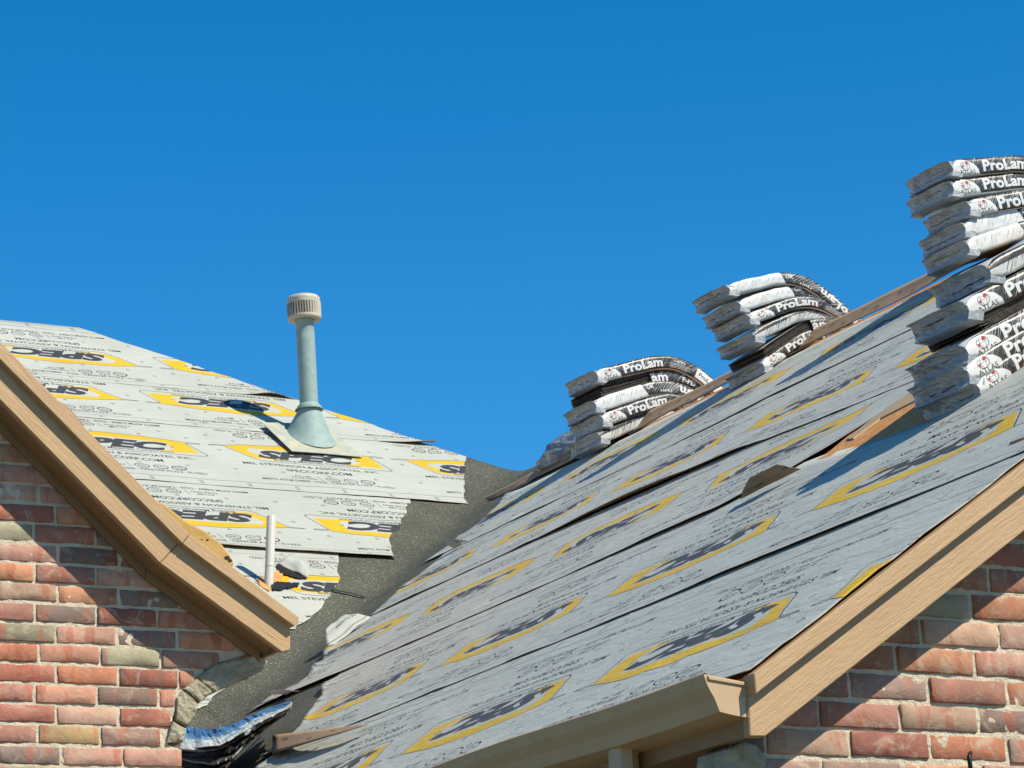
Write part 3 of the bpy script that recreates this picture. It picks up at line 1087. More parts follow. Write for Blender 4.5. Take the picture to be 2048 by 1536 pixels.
def brick_wall(label, P0, wyaw, anchor, CH, BL, s_rng, z_rng, roofline, left_edge, right_edge, mort_top, seed):
    """P0 point on the wall; anchor pixel = a head joint half way up a course"""
    w2 = np.array([math.cos(wyaw), math.sin(wyaw), 0]); w1 = np.array([-math.sin(wyaw), math.cos(wyaw), 0])
    A = hit(*anchor, P0, w1)
    t = thing('brick_wall', label, 'wall', A + w2 * (s_rng[0] + s_rng[1]) / 2 + Zv * z_rng[0])
    loc = origin_of(t)
    r = random.Random(seed)
    J = .0115
    last = None
    i0, i1 = int(math.floor(z_rng[0] / CH)), int(math.ceil(z_rng[1] / CH))
    cnt = 0
    for i in range(i0, i1 + 1):
        zc = i * CH
        off = (0 if i % 2 == 0 else -BL / 3) + r.uniform(-.012, .012)
        le, re = left_edge(zc), right_edge(zc)
        j0 = int(math.floor((s_rng[0] - off) / BL)) - 1
        for j in range(j0, j0 + 60):
            a = off + j * BL; b = a + BL
            a2, b2 = max(a, le), min(b, re)
            if a2 > s_rng[1]:
                break
            if b2 < s_rng[0] or b2 - a2 < .05:
                continue
            sc = (a2 + b2) / 2
            if zc - CH / 2 > roofline(sc) :
                continue
            Lx = round((b2 - a2 - J) * 50) / 50 if (b2 - a2) < BL - .01 else BL - J
            k = r.randrange(7)
            o = bpy.data.objects.new('brick', brick_mesh(Lx, CH - J, k))
            link(o)
            o.parent = t
            p = A + w2 * sc + Zv * (zc + r.uniform(-.002, .002)) + w1 * r.uniform(-.004, .003)
            o.location = Vector(p - loc)
            o.rotation_euler = (r.uniform(-.012, .012), r.uniform(-.008, .008), wyaw + r.uniform(-.01, .01))
            c = r.choice(PAL)
            f = r.uniform(.78, 1.25) * .86
            o.color = (c[0] * f * 1.08, c[1] * f * 1.16, c[2] * f * 1.08, 1)
            cnt += 1
    # mortar bed: an uneven sheet 5 mm behind the brick faces, squeezed out here and there
    nu, nv = 300, 150
    V = []; F = []
    for a in range(nu):
        s = s_rng[0] + (s_rng[1] - s_rng[0]) * a / (nu - 1)
        ztop = min(z_rng[1], mort_top(s))
        for b in range(nv):
            z = z_rng[0] + (ztop - z_rng[0]) * b / (nv - 1)
            e0, e1 = left_edge(z), right_edge(z)
            ss = min(max(s, e0 - .0), e1 + .0)
            d = .0050 - .0040 * nz(ss * 9, z * 9, seed) - .0035 * nz(ss * 34, z * 34, seed + 3)
            V.append(A + w2 * ss + Zv * z + w1 * max(d, .0013))
    for a in range(nu - 1):
        for b in range(nv - 1):
            q0 = a * nv + b; q1 = (a + 1) * nv + b
            F.append((q0, q1, q1 + 1, q0 + 1))
    mk('mortar', V, F, M['mortar'], t, smooth=True)
    return t, A, w1, w2, cnt


def z_on(px_line, A, w2, P0, n, dz=0.0):
    pts = sorted(((float((hit(x, y, P0, n) - A) @ w2), float((hit(x, y, P0, n) - A)[2])) for x, y in px_line))
    xs = [p[0] for p in pts]; zs = [p[1] for p in pts]

    def f(s):
        if s < xs[0]:
            return zs[0] + (zs[1] - zs[0]) / (xs[1] - xs[0]) * (s - xs[0]) + dz
        if s > xs[-1]:
            return zs[-1] + (zs[-1] - zs[-2]) / (xs[-1] - xs[-2]) * (s - xs[-1]) + dz
        return float(np.interp(s, xs, zs)) + dz
    return f


# left wall
AL = hit(118.5, 1429, PWL, D1)
sL = lambda x, y: float((hit(x, y, PWL, D1) - AL) @ D2)
zL = lambda x, y: float((hit(x, y, PWL, D1) - AL)[2])
roofL = z_on([(0, 863), (286, 1146), (518, 1322)], AL, D2, PWL, D1, .03)
edge_pts = [(zL(365, 1600), sL(364, 1600)), (zL(364, 1497), sL(364, 1497)), (zL(334, 1489), sL(336, 1489)), (zL(341, 1441), sL(345, 1441)), (zL(352, 1392), sL(356, 1392)), (zL(385, 1362), sL(388, 1362)), (zL(426, 1330), sL(420, 1330)), (zL(470, 1316), sL(470, 1316)), (zL(518, 1300), sL(520, 1300)), (zL(520, 1200), sL(530, 1200))]
edge_pts.sort()
redge = lambda z: float(np.interp(z, [e[0] for e in edge_pts], [e[1] for e in edge_pts]))
wl_t, A_, w1_, w2_, nL = brick_wall('weathered red and buff brick wall under the left gable, ending in rough mortar', PWL, YAW, (118.5, 1429), .0762, .2446,
                                   (-1.5, 1.0), (zL(100, 1560) - .2, zL(0, 840) + .75), lambda s: roofL(s) + .02, lambda z: -.8, redge, lambda s: roofL(s) + .05, 5)


def chunk(name, px, P0, n, depth, mat, parent, seed, proud=.012, sub=5):
    """a lump of mortar: outline on a wall, bulging out of it"""
    pts = np.array(px, float)
    c = pts.mean(0)
    V = []; F = []
    m = []
    K = 5
    for i in range(len(pts)):
        a, b = pts[i], pts[(i + 1) % len(pts)]
        for k in range(K):
            m.append(a + (b - a) * k / K)
    n_ = len(m)
    rings = [(1.0, depth), (1.0, 0.0), (.93, -proud * .8), (.75, -proud), (.4, -proud), (.0, -proud * 1.05)]
    for ri, (sc_, off) in enumerate(rings):
        for i, q_ in enumerate(m):
            rr = 1 + .05 * nz(i * .9, seed, ri * .3)
            x, y = c + (q_ - c) * sc_ * (rr if ri < 5 else 1)
            p = hit(x, y, P0, n)
            V.append(p + n * (off + .010 * nz(p[0] * 22, p[2] * 22, seed) * (ri > 1) + .005 * nz(p[0] * 60, p[2] * 60, seed) * (ri > 1)))
    for ri in range(len(rings) - 1):
        for i in range(n_):
            k = (i + 1) % n_
            F.append((ri * n_ + i, ri * n_ + k, (ri + 1) * n_ + k, (ri + 1) * n_ + i))
    return mk(name, V, F, mat, parent)


chunk('mortar_lump', [(394, 1354), (426, 1330), (470, 1318), (516, 1310), (536, 1324), (524, 1342), (480, 1362), (428, 1386), (402, 1368)], PWL, D1, .12, M['mortar_stone'], wl_t, 1.3, .02)
chunk('mortar_lump', [(393, 1357), (424, 1385), (399, 1406), (366, 1378)], PWL, D1, .12, M['mortar_stone'], wl_t, 2.3)
chunk('mortar_lump', [(365, 1381), (397, 1407), (388, 1432), (376, 1453), (350, 1440), (353, 1396)], PWL, D1, .12, M['mortar_stone'], wl_t, 3.3)
chunk('mortar_lump', [(342, 1442), (371, 1458), (366, 1485), (332, 1486)], PWL, D1, .12, M['mortar_stone'], wl_t, 4.3)
# side return of that wall
c0 = hit(340, 1480, PWL, D1); zt = hit(500, 1310, PWL, D1)[2]
prism('return_wall', [c0 + D1 * .11 - Zv * .6, c0 + D1 * 2.9 - Zv * .6, c0 + D1 * 2.9 + Zv * .45, c0 + D1 * .11 + Zv * .45], -D2 * .1, M['mortar'], wl_t)

# right wall, turned a touch to follow its courses
YR = YAW + math.radians(1.5)
wr2 = np.array([math.cos(YR), math.sin(YR), 0]); wr1 = np.array([-math.sin(YR), math.cos(YR), 0])
PWR2 = hit(1850, 1420, PWR, D1)
AR = hit(1852, 1378, PWR2, wr1)
sR = lambda x, y: float((hit(x, y, PWR2, wr1) - AR) @ wr2)
zR = lambda x, y: float((hit(x, y, PWR2, wr1) - AR)[2])
roofR = z_on([(1531, 1473), (2048, 1062)], AR, wr2, PWR2, wr1, .10)
s_left = sR(1462, 1500)
wr_t, A_, w1_, w2_, nR = brick_wall('red brick gable wall under the straight rake boards, right of the gutter', PWR2, YR, (1852, 1378), .0762, .2568,
                                   (s_left, 1.5), (zR(1850, 1560) - .2, zR(2048, 1020) + .6), roofR, lambda z: s_left, lambda z: 9, lambda s: roofR(s) + .02, 11)
chunk('mortar_lump', [(1448, 1500), (1478, 1484), (1508, 1490), (1524, 1512), (1528, 1550), (1440, 1560)], PWR2, wr1, .12, M['mortar_stone'], wr_t, 6.3, .02)
cbp = [hit(1941, 1506, PWR2 - wr1 * .05, wr1), hit(1938, 1515, PWR2 - wr1 * .06, wr1), hit(1940, 1528, PWR2 - wr1 * .06, wr1), hit(1944, 1560, PWR2 - wr1 * .05, wr1)]
cb_o = tube('cable', cbp, .006, M['cable'], None)
cb_o['label'] = 'short black cable end hanging before the right brick wall near the bottom edge'
cb_o['category'] = 'cable'

# ------------------------------------------------------------------ gutter and eave
gp0 = EA + D1 * .012
hg = lambda x, y: hit(x, y, gp0, D1)
gut = thing('gutter', 'tan metal rain gutter with a pale end cap along the wing eave', 'gutter', hg(1497, 1437))
prof = [(1496, 1366), (1497, 1400), (1496.5, 1436), (1466, 1431), (1438, 1424), (1433, 1411), (1427, 1396), (1420, 1384), (1413, 1371), (1408.5, 1358), (1405, 1348.5), (1409, 1345), (1416, 1349.5)]
pr = [hg(*p) - gp0 for p in prof]
GL = 6.0
V = []; F = []
th = .004
ns = 24
cen = sum(pr) / len(pr)
for i in range(ns + 1):
    u = GL * i / ns
    sag = Zv * (-.004 * math.sin(i * 1.1))
    for p in pr:
        V.append(gp0 + p + D1 * u + sag)
    for p in pr:
        V.append(gp0 + p + nrm(cen + Zv * .03 - p) * th + D1 * u + sag)
n_ = len(pr)
for i in range(ns):
    a = i * 2 * n_; b = (i + 1) * 2 * n_
    for k in range(n_ - 1):
        F.append((a + k, a + k + 1, b + k + 1, b + k))
        F.append((a + n_ + k, b + n_ + k, b + n_ + k + 1, a + n_ + k + 1))
    F.append((a, b, b + n_, a + n_)); F.append((a + n_ - 1, a + 2 * n_ - 1, b + 2 * n_ - 1, b + n_ - 1))
mk('trough', V, F, M['gutter'], gut)
capp = [hg(*p) for p in prof[:-2]]
board('end_cap', [p - D1 * .004 for p in capp], D1 * .006, M['gutter'], gut, D2, bevel=0)
# rolled seam of the end cap on the wall side, and its top rim
board('seam', [hg(*p) - D1 * .010 for p in ((1491, 1365), (1499.5, 1367), (1500, 1438), (1492, 1437))], D1 * .010, M['gutter'], gut, Zv, bevel=.002)
board('seam', [hg(*p) - D1 * .009 for p in ((1412, 1352), (1496, 1367), (1496, 1375), (1414, 1361))], D1 * .007, M['gutter'], gut, D2, bevel=.002)
# downspout below
dsx = hg(1438, 1424)
du = float((hit(1228, 1490, hg(1450, 1430), nrm(np.cross(D1, Zv))) - gp0) @ D1)
dc = gp0 + (hg(1468, 1432) - gp0) + D1 * du
ang = [(.036, 0), (.026, .026), (0, .036), (-.026, .026), (-.036, 0), (-.026, -.026), (0, -.036), (.026, -.026)]
V = []; F = []
for i, z in enumerate((.02, -.05, -.2, -.6, -1.8)):
    for a, b in ang:
        V.append(dc + D1 * a * 1.25 + D2 * b + Zv * z)
for i in range(4):
    for k in range(8):
        F.append((i * 8 + k, i * 8 + (k + 1) % 8, (i + 1) * 8 + (k + 1) % 8, (i + 1) * 8 + k))
mk('downspout', V, F, M['gutter'], gut)
# eave behind the gutter: fascia, soffit, side wall
ev = thing('eave_boards', 'shaded tan eave fascia and soffit behind and below the gutter', 'eave', EA - Zv * .2)
e0 = hg(1497, 1372) + D1 * 0
eb = hFR(1500, 1472)
x0 = EA + D1 * .03 + D2 * .004
zt_ = EA[2] - .02; zb_ = eb[2] + .004
at = lambda d, u, z: np.array([*(x0 + D2 * d + D1 * u)[:2], z])
board('fascia_board', [at(0, 0, zt_ - .02), at(0, GL, zt_ - .02), at(0, GL, zb_), at(0, 0, zb_)], D2 * .02, M['tan_board_shaded'], ev, D1, bevel=0)
board('soffit_board', [at(.02, O_R + .05, zb_ + .01), at(.02, GL, zb_ + .01), at(.22, GL, zb_ + .01), at(.22, O_R + .05, zb_ + .01)], Zv * .012, M['tan_board_shaded'], ev, D1, bevel=0)
board('frieze_board', [at(.20, O_R + .06, zb_ + .012), at(.20, GL, zb_ + .012), at(.20, GL, zb_ - .10), at(.20, O_R + .06, zb_ - .10)], D2 * .02, M['tan_board_shaded'], ev, D1, bevel=0)
board('side_wall', [at(.225, O_R + .03, zb_ + .01), at(.225, GL, zb_ + .01), at(.225, GL, zb_ - 1.6), at(.225, O_R + .03, zb_ - 1.6)], D2 * .08, M['mortar'], ev, D1, bevel=0)

# ------------------------------------------------------------------ roof vent
vb = hM(622, 884, .0); vt = hit(608, 618, vb, D1)
vax = nrm(vt - vb); VH = float(np.linalg.norm(vt - vb))
kx = lambda px: px / F_PX * float(np.linalg.norm(vb - C0))
vent = thing('vent_pipe', 'tall leaning galvanised flue vent with a slotted round cap on the far hip roof', 'vent pipe', vb)
fpx = [(523, 850), (584, 902), (640, 906), (726, 914), (664, 862), (600, 846)]
T = []
bm = bmesh.new()
fl_pts = [hM(x, y, .030 if i < 2 else .024) + NM * (.018 if i == 0 else 0) for i, (x, y) in enumerate(fpx)]
board('flashing_plate', fl_pts, -NM * .004, M['galv_dirty'], vent, D2, bevel=0)
rb = kx(47); rt = kx(19)
V = []; F = []
e1 = nrm(np.cross(vax, [0, 1, .1])); e2 = np.cross(vax, e1)
cone_rows = 7
for i in range(cone_rows):
    f_ = i / (cone_rows - 1)
    for k in range(48):
        a = 2 * math.pi * k / 48
        rd = e1 * math.cos(a) + e2 * math.sin(a)
        ptop = vb + vax * VH * .25 + rd * rt * 1.1
        pbot = vb + rd * rb
        pbot = pbot + vax * (np.dot(vb + NM * .027 - pbot, NM) / np.dot(vax, NM))
        V.append(pbot + (ptop - pbot) * f_)
        if i == 0:
            V[-1] = V[-1] + nrm(rd) * .008
for i in range(cone_rows - 1):
    for k in range(48):
        F.append((i * 48 + k, i * 48 + (k + 1) % 48, (i + 1) * 48 + (k + 1) % 48, (i + 1) * 48 + k))
mk('flashing_cone', V, F, M['galv'], vent, smooth=True)
lathe('storm_collar', [(rt * .98, VH * .285), (kx(20), VH * .28), (kx(29), VH * .238), (kx(28.6), VH * .236), (kx(19), VH * .262)], vb, vax, M['galv'], vent, 44)
lathe('flue_pipe', [(kx(18.6), VH * .2), (kx(18.6), VH * .4), (kx(18.6), VH * .6), (kx(18.6), VH * .8), (kx(18.6), VH * .89), (kx(19.1), VH * .892), (kx(19.1), VH * 1.0)], vb, vax, M['galv'], vent, 40)
cb0 = vb + vax * (VH - kx(24))
Hc = kx(50)
capo = lathe('cap', [(kx(20), 0.0), (kx(31), -.002), (kx(33.5), .004), (kx(34), kx(5)), (kx(33.2), kx(8))], cb0, vax, M['cap'], vent, 48)
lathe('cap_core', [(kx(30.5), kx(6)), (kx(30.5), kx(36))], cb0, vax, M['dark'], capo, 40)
lathe('cap_lid', [(kx(33.2), kx(33)), (kx(33.8), kx(36)), (kx(33.2), kx(39)), (kx(33.6), kx(40)), (kx(33), kx(45)), (kx(30), kx(49)), (kx(20), kx(51)), (0.0005, kx(51.5))], cb0, vax, M['cap'], capo, 48)
t1 = nrm(np.cross(vax, [0, 1, .1])); t2 = np.cross(vax, t1)
for k in range(36):
    a = 2 * math.pi * k / 36
    rd = t1 * math.cos(a) + t2 * math.sin(a); tg = -t1 * math.sin(a) + t2 * math.cos(a)
    c_ = cb0 + rd * kx(32.2)
    wv = tg * kx(1.7) + rd * kx(.7); dd = rd * kx(1.3)
    P8 = [c_ + vax * z + s * wv + d for z in (kx(6), kx(35)) for s in (-1, 1) for d in (-dd, dd)]
    mk('cap_slat', P8, [(0, 1, 3, 2), (4, 6, 7, 5), (0, 4, 5, 1), (2, 3, 7, 6), (0, 2, 6, 4), (1, 5, 7, 3)], M['cap'], capo)

# ------------------------------------------------------------------ pvc stack with its torn hole
pb = hM(537.5, 1174, .0); pt = hit(543, 1033, pb, D1)
pax = nrm(pt - pb); PHt = float(np.linalg.norm(pt - pb))
kp = lambda px: px / F_PX * float(np.linalg.norm(pb - C0))
pvc = thing('plastic_pipe', 'short white plastic plumbing pipe standing on the hip roof beside the left rake', 'plumbing pipe', pb)
lathe('pipe', [(kp(9.2), -.08), (kp(9.2), PHt), (kp(8.6), PHt + .003), (kp(7.4), PHt), (kp(7.2), PHt - .05)], pb, pax, M['pvc'], pvc, 28)
lathe('coupling', [(kp(9.25), PHt * .28), (kp(9.7), PHt * .285), (kp(9.7), PHt * .31), (kp(9.25), PHt * .315)], pb, pax, M['pvc'], pvc, 28)
def patch(name, px, h, th, mat, parent):
    return board(name, [hM(x, y, h) for x, y in px], -NM * th, mat, parent, D2, bevel=.001)
def ragged(px, amp, k=4, seed=0):
    out = []
    for i, a in enumerate(px):
        b = px[(i + 1) % len(px)]
        for q in range(k):
            x = a[0] + (b[0] - a[0]) * q / k; y = a[1] + (b[1] - a[1]) * q / k
            out.append((x + amp * nz(i * 3.3 + q * 1.7, seed), y + amp * .6 * nz(i * 2.1 + q * 1.3, seed + 4)))
    return out


patch('exposed_sheathing', ragged([(512, 1158), (524, 1157), (533, 1170), (546, 1174), (538, 1182), (524, 1174)], 5), .016, .004, M['osb'], main_roof)
patch('exposed_sheathing', ragged([(546, 1147), (560, 1136), (566, 1150), (560, 1163), (546, 1163)], 6, seed=3), .016, .004, M['osb'], main_roof)
patch('rubber_boot', ragged([(541, 1167), (550, 1164), (578, 1164), (599, 1165), (596, 1171), (575, 1174), (560, 1179), (546, 1178)], 4, seed=5), .022, .006, M['rubber'], pvc)
patch('torn_hole', ragged([(552, 1130), (562, 1127), (600, 1147), (616, 1156), (596, 1157), (575, 1150), (560, 1146)], 5, seed=7), .017, .004, M['dark'], main_roof)
b0, b1 = hM(556, 1127, .02), hM(616, 1156, .02)
flap('torn_flap', b0, b1, hM(598, 1124, .03) + NM * .035, .012, (M['paper'], M['kraft']), main_roof, NM, uvk=.25, uvo=(.0, .62))

# ------------------------------------------------------------------ foam board and felt scrap behind the left rake
hB = lambda x, y, o: hit(x, y, PFL + D1 * o, D1)
fb = [(215, 912), (231, 929), (254, 945), (286, 981), (315, 999), (343, 1019), (372, 1041), (412, 1062), (443, 1085), (463, 1111), (469, 1126), (464, 1141), (452, 1152), (420, 1140), (340, 1090), (230, 985)]
fo = thing('foam_board', 'ragged yellow orange foam board edge sticking up behind the bent rake', 'foam board', hB(340, 1060, .10))
bo = board('panel', [hB(x + 1.5 * nz(i * 1.7), y + 2 * nz(i * 2.3, 5), .06) for i, (x, y) in enumerate(fb)], D1 * .09 + Zv * .01, M['foam'], fo, up0, bevel=.008)
for x, y, r_ in ((292, 993, 2.5), (297, 997, 2), (372, 1073, 3.5), (415, 1080, 3), (406, 1094, 2.5), (454, 1116, 6), (460, 1121, 5), (404, 1079, 2)):
    pp = [hB(x + r_ * (1 + .4 * nz(k * 1.3, x)) * math.cos(k * .9), y + r_ * .7 * (1 + .4 * nz(k * 1.9, y)) * math.sin(k * .9), .059) for k in range(7)]
    board('gouge', pp, D1 * .004, M['rubber'], bo, up0, bevel=0)
fs = thing('felt_scrap', 'brown paper scrap standing up behind the steep part of the left rake', 'paper scrap', hB(130, 830, .05))
T = []; U = []
for i in range(12):
    a = i / 11
    for j in range(5):
        b = j / 4
        x = 92 + 70 * a; y0 = 790 + 72 * a
        x2 = 103 + 64 * a; y2 = 796 + 56 * a - 10 * math.sin(a * 3.0)
        T.append(hB(x + (x2 - x) * b, y0 + (y2 - y0) * b, .045 + .04 * b + .01 * nz(a * 5, b)))
        U.append((a * .3, b * .1))
slab_grid('sheet', T, U, D1, .002, (M['kraft_strip'], M['kraft']), fs, 12, 5)

# ------------------------------------------------------------------ shingle bundles
BT = .083
GRP = 'wrapped shingle bundles stacked on the roof'


def bundle(label, G, X, Tn, Wd, prof_th, L, side, seed, torn=False, Wl=.33, thick=BT, x_left=-.4, apex=.4, mats=None, flip=False):
    """G: point under the arc apex on the near side; X along, Tn up, Wd away from the viewer"""
    r = random.Random(seed)
    t = thing('shingle_bundle', label, 'shingle bundle', G, GRP)
    n = 26
    # centre line
    pts = [np.zeros(2)]
    ths = []
    for i in range(n + 1):
        s = i / n
        th = prof_th(s)
        ths.append(th)
        if i:
            tm = prof_th((i - .5) / n)
            pts.append(pts[-1] + np.array([math.cos(tm), math.sin(tm)]) * L / n)
    ia = int(apex * n)
    base = pts[ia].copy()
    pts = [p - base for p in pts]
    W_ = lambda x, y, w: G + X * x + Tn * y + Wd * w
    half = thick / 2
    # wrapper skin: bottom, near side, top, far side as strips round the section
    sec = [(0, -1, 0), (0, -.6, -.25), (0, 0, -.35), (0, .6, -.25), (0, 1, 0), (.25, 1.03, 0), (.6, 1.03, 0), (1, 1, 0), (1, 0, .3), (1, -1, 0), (.6, -1.0, 0), (.25, -1.0, 0)]
    m_ = len(sec)
    V = []; U = []
    i_a = 0
    for i in range(n + 1):
        x, y = pts[i]; th = ths[i]
        nx_, ny_ = -math.sin(th), math.cos(th)
        s = i / n
        endk = 1 - .55 * math.exp(-s / .02) * (1 if not torn else .2) - .35 * math.exp(-(1 - s) / .03)
        puff = 1 + .06 * nz(s * 5, seed) + .03 * nz(s * 14, seed + 2)
        for (w, q, pw) in sec:
            hh = half * q * puff * (endk if abs(q) > .5 else 1)
            ww = w * Wl + pw * .012 + .006 * nz(s * 9, q * 2, seed + w * 3)
            V.append(W_(x + nx_ * hh, y + ny_ * hh + half, ww) + Zv * .004 * nz(s * 12, w * 6, seed))
            uu_ = s * L; vv = (q + 1) / 2
            U.append((uu_, vv) if not flip else (1 - uu_, 1 - vv))
    F = []; MI = []
    s_cut = int(n * .36) if torn else 0
    for i in range(n):
        for k in range(m_):
            k2 = (k + 1) % m_
            near = k < 4
            if torn and i < s_cut and (near or k == 11):
                continue
            F.append((i * m_ + k, (i + 1) * m_ + k, (i + 1) * m_ + k2, i * m_ + k2))
            MI.append(1 if near else 0)
    F.append(tuple(n * m_ + k for k in range(m_))); MI.append(0)
    mats = mats or (M['wrap_top'], M['side%d' % side])
    wo = mk('wrapper', V, F, list(mats), t, uv=U, mi=MI, smooth=True)
    # left end: folded plastic
    x, y = pts[0]; th = ths[0]
    nx_, ny_ = -math.sin(th), math.cos(th); tx_, ty_ = math.cos(th), math.sin(th)
    nu, nv = 19, 9
    T = []; U = []
    for a in range(nu):
        w = a / (nu - 1)
        for b in range(nv):
            q = -1 + 2 * b / (nv - 1)
            inset = .045 * (1 - q * q) * r.uniform(.9, 1.1) * .35 - .028 * (1 - (2 * w - 1) ** 4) - .018
            bulge = inset + .010 * nz(w * 4, q * 1.2, seed) + .012 * abs(nz(w * 7, q * 2.0, seed + 1)) + .004 * nz(w * 20, q * 6, seed + 2)
            edge = 1.0 if 0 < a < nu - 1 else .9
            hh = half * q * (.97 + .12 * nz(w * 3, seed + 5) + .04 * nz(w * 13, q * 3, seed)) * edge
            xx = x + nx_ * hh + tx_ * bulge; yy = y + ny_ * hh + ty_ * bulge + half
            T.append(W_(xx, yy, w * Wl * 1.01 - .002)); U.append((w, q))
    if not torn:
        # join to the body with a short collar
        ef = slab_grid('end_fold', T, U, nrm(X), -.06, (M['wrap'], M['wrap']), t, nu, nv)
        ef.data.polygons.foreach_set('use_smooth', np.zeros(len(ef.data.polygons), bool))
        # dark seam of the fold
        jj = r.uniform(2.2, 5.2); V2 = []; w0 = r.randrange(1, 4); w1_ = r.randrange(8, nu - 1)
        for a in range(w0, w1_):
            jj = min(6, max(1, jj + r.uniform(-.3, .3)))
            j0_ = int(jj); fj = jj - j0_
            p = T[a * nv + j0_] * (1 - fj) + T[a * nv + j0_ + 1] * fj - X * .004
            wdt = r.uniform(.0003, .0022) * (1 if r.random() < .8 else .2)
            V2 += [p - Tn * wdt, p + Tn * wdt]
        nq = len(V2) // 2 - 1
        mk('fold_seam', V2, [(2 * k, 2 * k + 2, 2 * k + 3, 2 * k + 1) for k in range(nq)], M['dark'], t)
    if torn:
        # bare shingles showing where the wrapper is torn away
        V = []; F = []
        NL = 14
        for li in range(NL):
            q0 = -1 + 2 * li / NL; q1 = q0 + 2 / NL * .72
            o0 = .010 + r.uniform(-.004, .008); e0 = r.uniform(-.02, .015)
            ids = []
            for i in range(0, s_cut + 3):
                x, y = pts[i]; th = ths[i]
                if i == 0:
                    x -= e0
                nx_, ny_ = -math.sin(th), math.cos(th)
                o1 = o0 + .002 * nz(i * .7, li)
                row = []
                for q, w in ((q0, o1), (q1, o1), (q1, Wl - .01), (q0, Wl - .01)):
                    row.append(len(V)); V.append(W_(x + nx_ * half * q * .95, y + ny_ * half * q * .95 + half, w))
                ids.append(row)
            for a_, b_ in zip(ids[:-1], ids[1:]):
                for k in range(4):
                    F.append((a_[k], b_[k], b_[(k + 1) % 4], a_[(k + 1) % 4]))
            F.append(tuple(ids[0]))
        so_ = mk('shingle_layers', V, F, M['shingle'], t)
        so_['kind'] = 'stuff'
    return t


def prof_ridge(tl, tr, a=.30, b=.80):
    tl, tr = math.radians(tl), math.radians(tr)

    def f(s):
        k = min(1, max(0, (s - a) / (b - a)))
        k = k * k * (3 - 2 * k)
        return tl + (tr - tl) * k
    return f


ORD = ['topmost', 'second from top', 'third from top', 'fourth from top', 'fifth from top', 'sixth from top', 'seventh from top']


def stack(u0, where, spec, rise, dx=0.0, apex=.42, seed=0, thick=BT, pab=(.30, .80)):
    """spec from the bottom up: (shift along, side, torn, flip, tl, note)"""
    G0 = PRp(u0, RID_V, .0)
    nB = len(spec)
    for k, (sx, wsh, side, torn, flip, tl, tr, note) in enumerate(spec):
        lab = '%s in %s: %s' % (ORD[nB - 1 - k], where, note)
        lab = lab[0].upper() + lab[1:]
        G = G0 + D2 * (dx + sx) + Zv * (rise[0] + rise[1] * k) + D1 * wsh
        yw = .03 * nz(seed + k * 1.7)
        X = nrm(D2 + D1 * yw)
        bundle(lab, G, X, Zv, nrm(D1 - D2 * yw), prof_ridge(tl, tr, *pab), 1.0, side, seed * 10 + k, torn=torn, flip=flip, apex=apex, thick=thick)


uA = uvR(1330, 823)[0]; uB = uvR(1600, 702)[0]; uC = uvR(2050, 477)[0]
stack(uA, 'leftmost ridge stack', [
    (-.02, .02, 2, False, False, 24, -36, 'white banded bundle'),
    (.00, .00, 0, False, False, 21, -36, 'black bundle with big white lettering'),
    (-.03, .01, 1, False, False, 20, -36, 'hatched white bundle'),
    (.02, .02, 3, True, False, 18, -36, 'torn bundle baring dark shingles'),
    (-.01, .00, 0, False, False, 17, -35, 'black lettered bundle'),
], (.0, .076), dx=.04, seed=1, thick=.076)
stack(uB, 'middle ridge stack', [
    (.06, .02, 0, False, False, 34, -36, 'lettered bundle lying nearly on the sheathing'),
    (.08, .01, 3, True, False, 32, -36, 'torn bundle baring brown shingle edges'),
    (.04, .02, 2, False, False, 27, -36, 'white banded bundle'),
    (.02, .00, 0, False, False, 22, -36, 'bundle with white round label'),
    (-.02, .015, 1, False, False, 20, -36, 'narrow hatched bundle'),
    (-.08, .0, 1, False, False, 17, -36, 'white ended bundle with upside down lettering'),
], (.0, .057), dx=-.06, seed=2, thick=.062, pab=(.22, .68))
stack(uC, 'rightmost ridge stack', [
    (.06, .02, 0, False, False, 30, -34, 'lettered bundle half hidden by ridge strip'),
    (-.02, .00, 1, False, False, 20, -34, 'white hatched bundle'),
    (-.01, .02, 1, False, False, 18, -34, 'white bundle with bare shingle edge'),
    (.02, .00, 3, False, False, 15, -34, 'set back bundle with round label'),
    (-.05, .02, 0, False, False, 13, -34, 'bundle with clean lettering'),
    (-.05, .01, 0, False, False, 11, -34, 'bundle with creased label'),
], (-.10, .080), dx=.0, seed=3, thick=.08)
# stack lying on the near slope
GD = hR(1958, 799, .0)
ZD = [(.0, 0, False, 31), (-.035, 0, False, 29), (-.03, 3, False, 27), (.045, 3, True, 27), (-.01, 0, False, 25), (.09, 2, False, 26)]
notes = ['lowest bundle resting on the paper', 'bundle with red globe label', 'bundle with big round label', 'torn bundle baring black shingles', 'bundle with bright crumpled end and round label', 'bundle in loose crumpled film']
for k, (sx, side, torn, tl) in enumerate(ZD):
    lab = '%s in near slope stack: %s' % (ORD[5 - k], notes[k])
    lab = lab[0].upper() + lab[1:]
    G = GD + D2 * sx + Zv * (.004 + .068 * k + sx * .667) + D1 * (.012 * nz(k * 1.9, 4))
    bundle(lab, G, nrm(D2 + D1 * .02 * nz(k * 2.2)), Zv, D1, prof_ridge(tl, 33.5, .1, .6), 1.0, side, 60 + k, torn=torn, apex=0.0, thick=.071, Wl=.295)

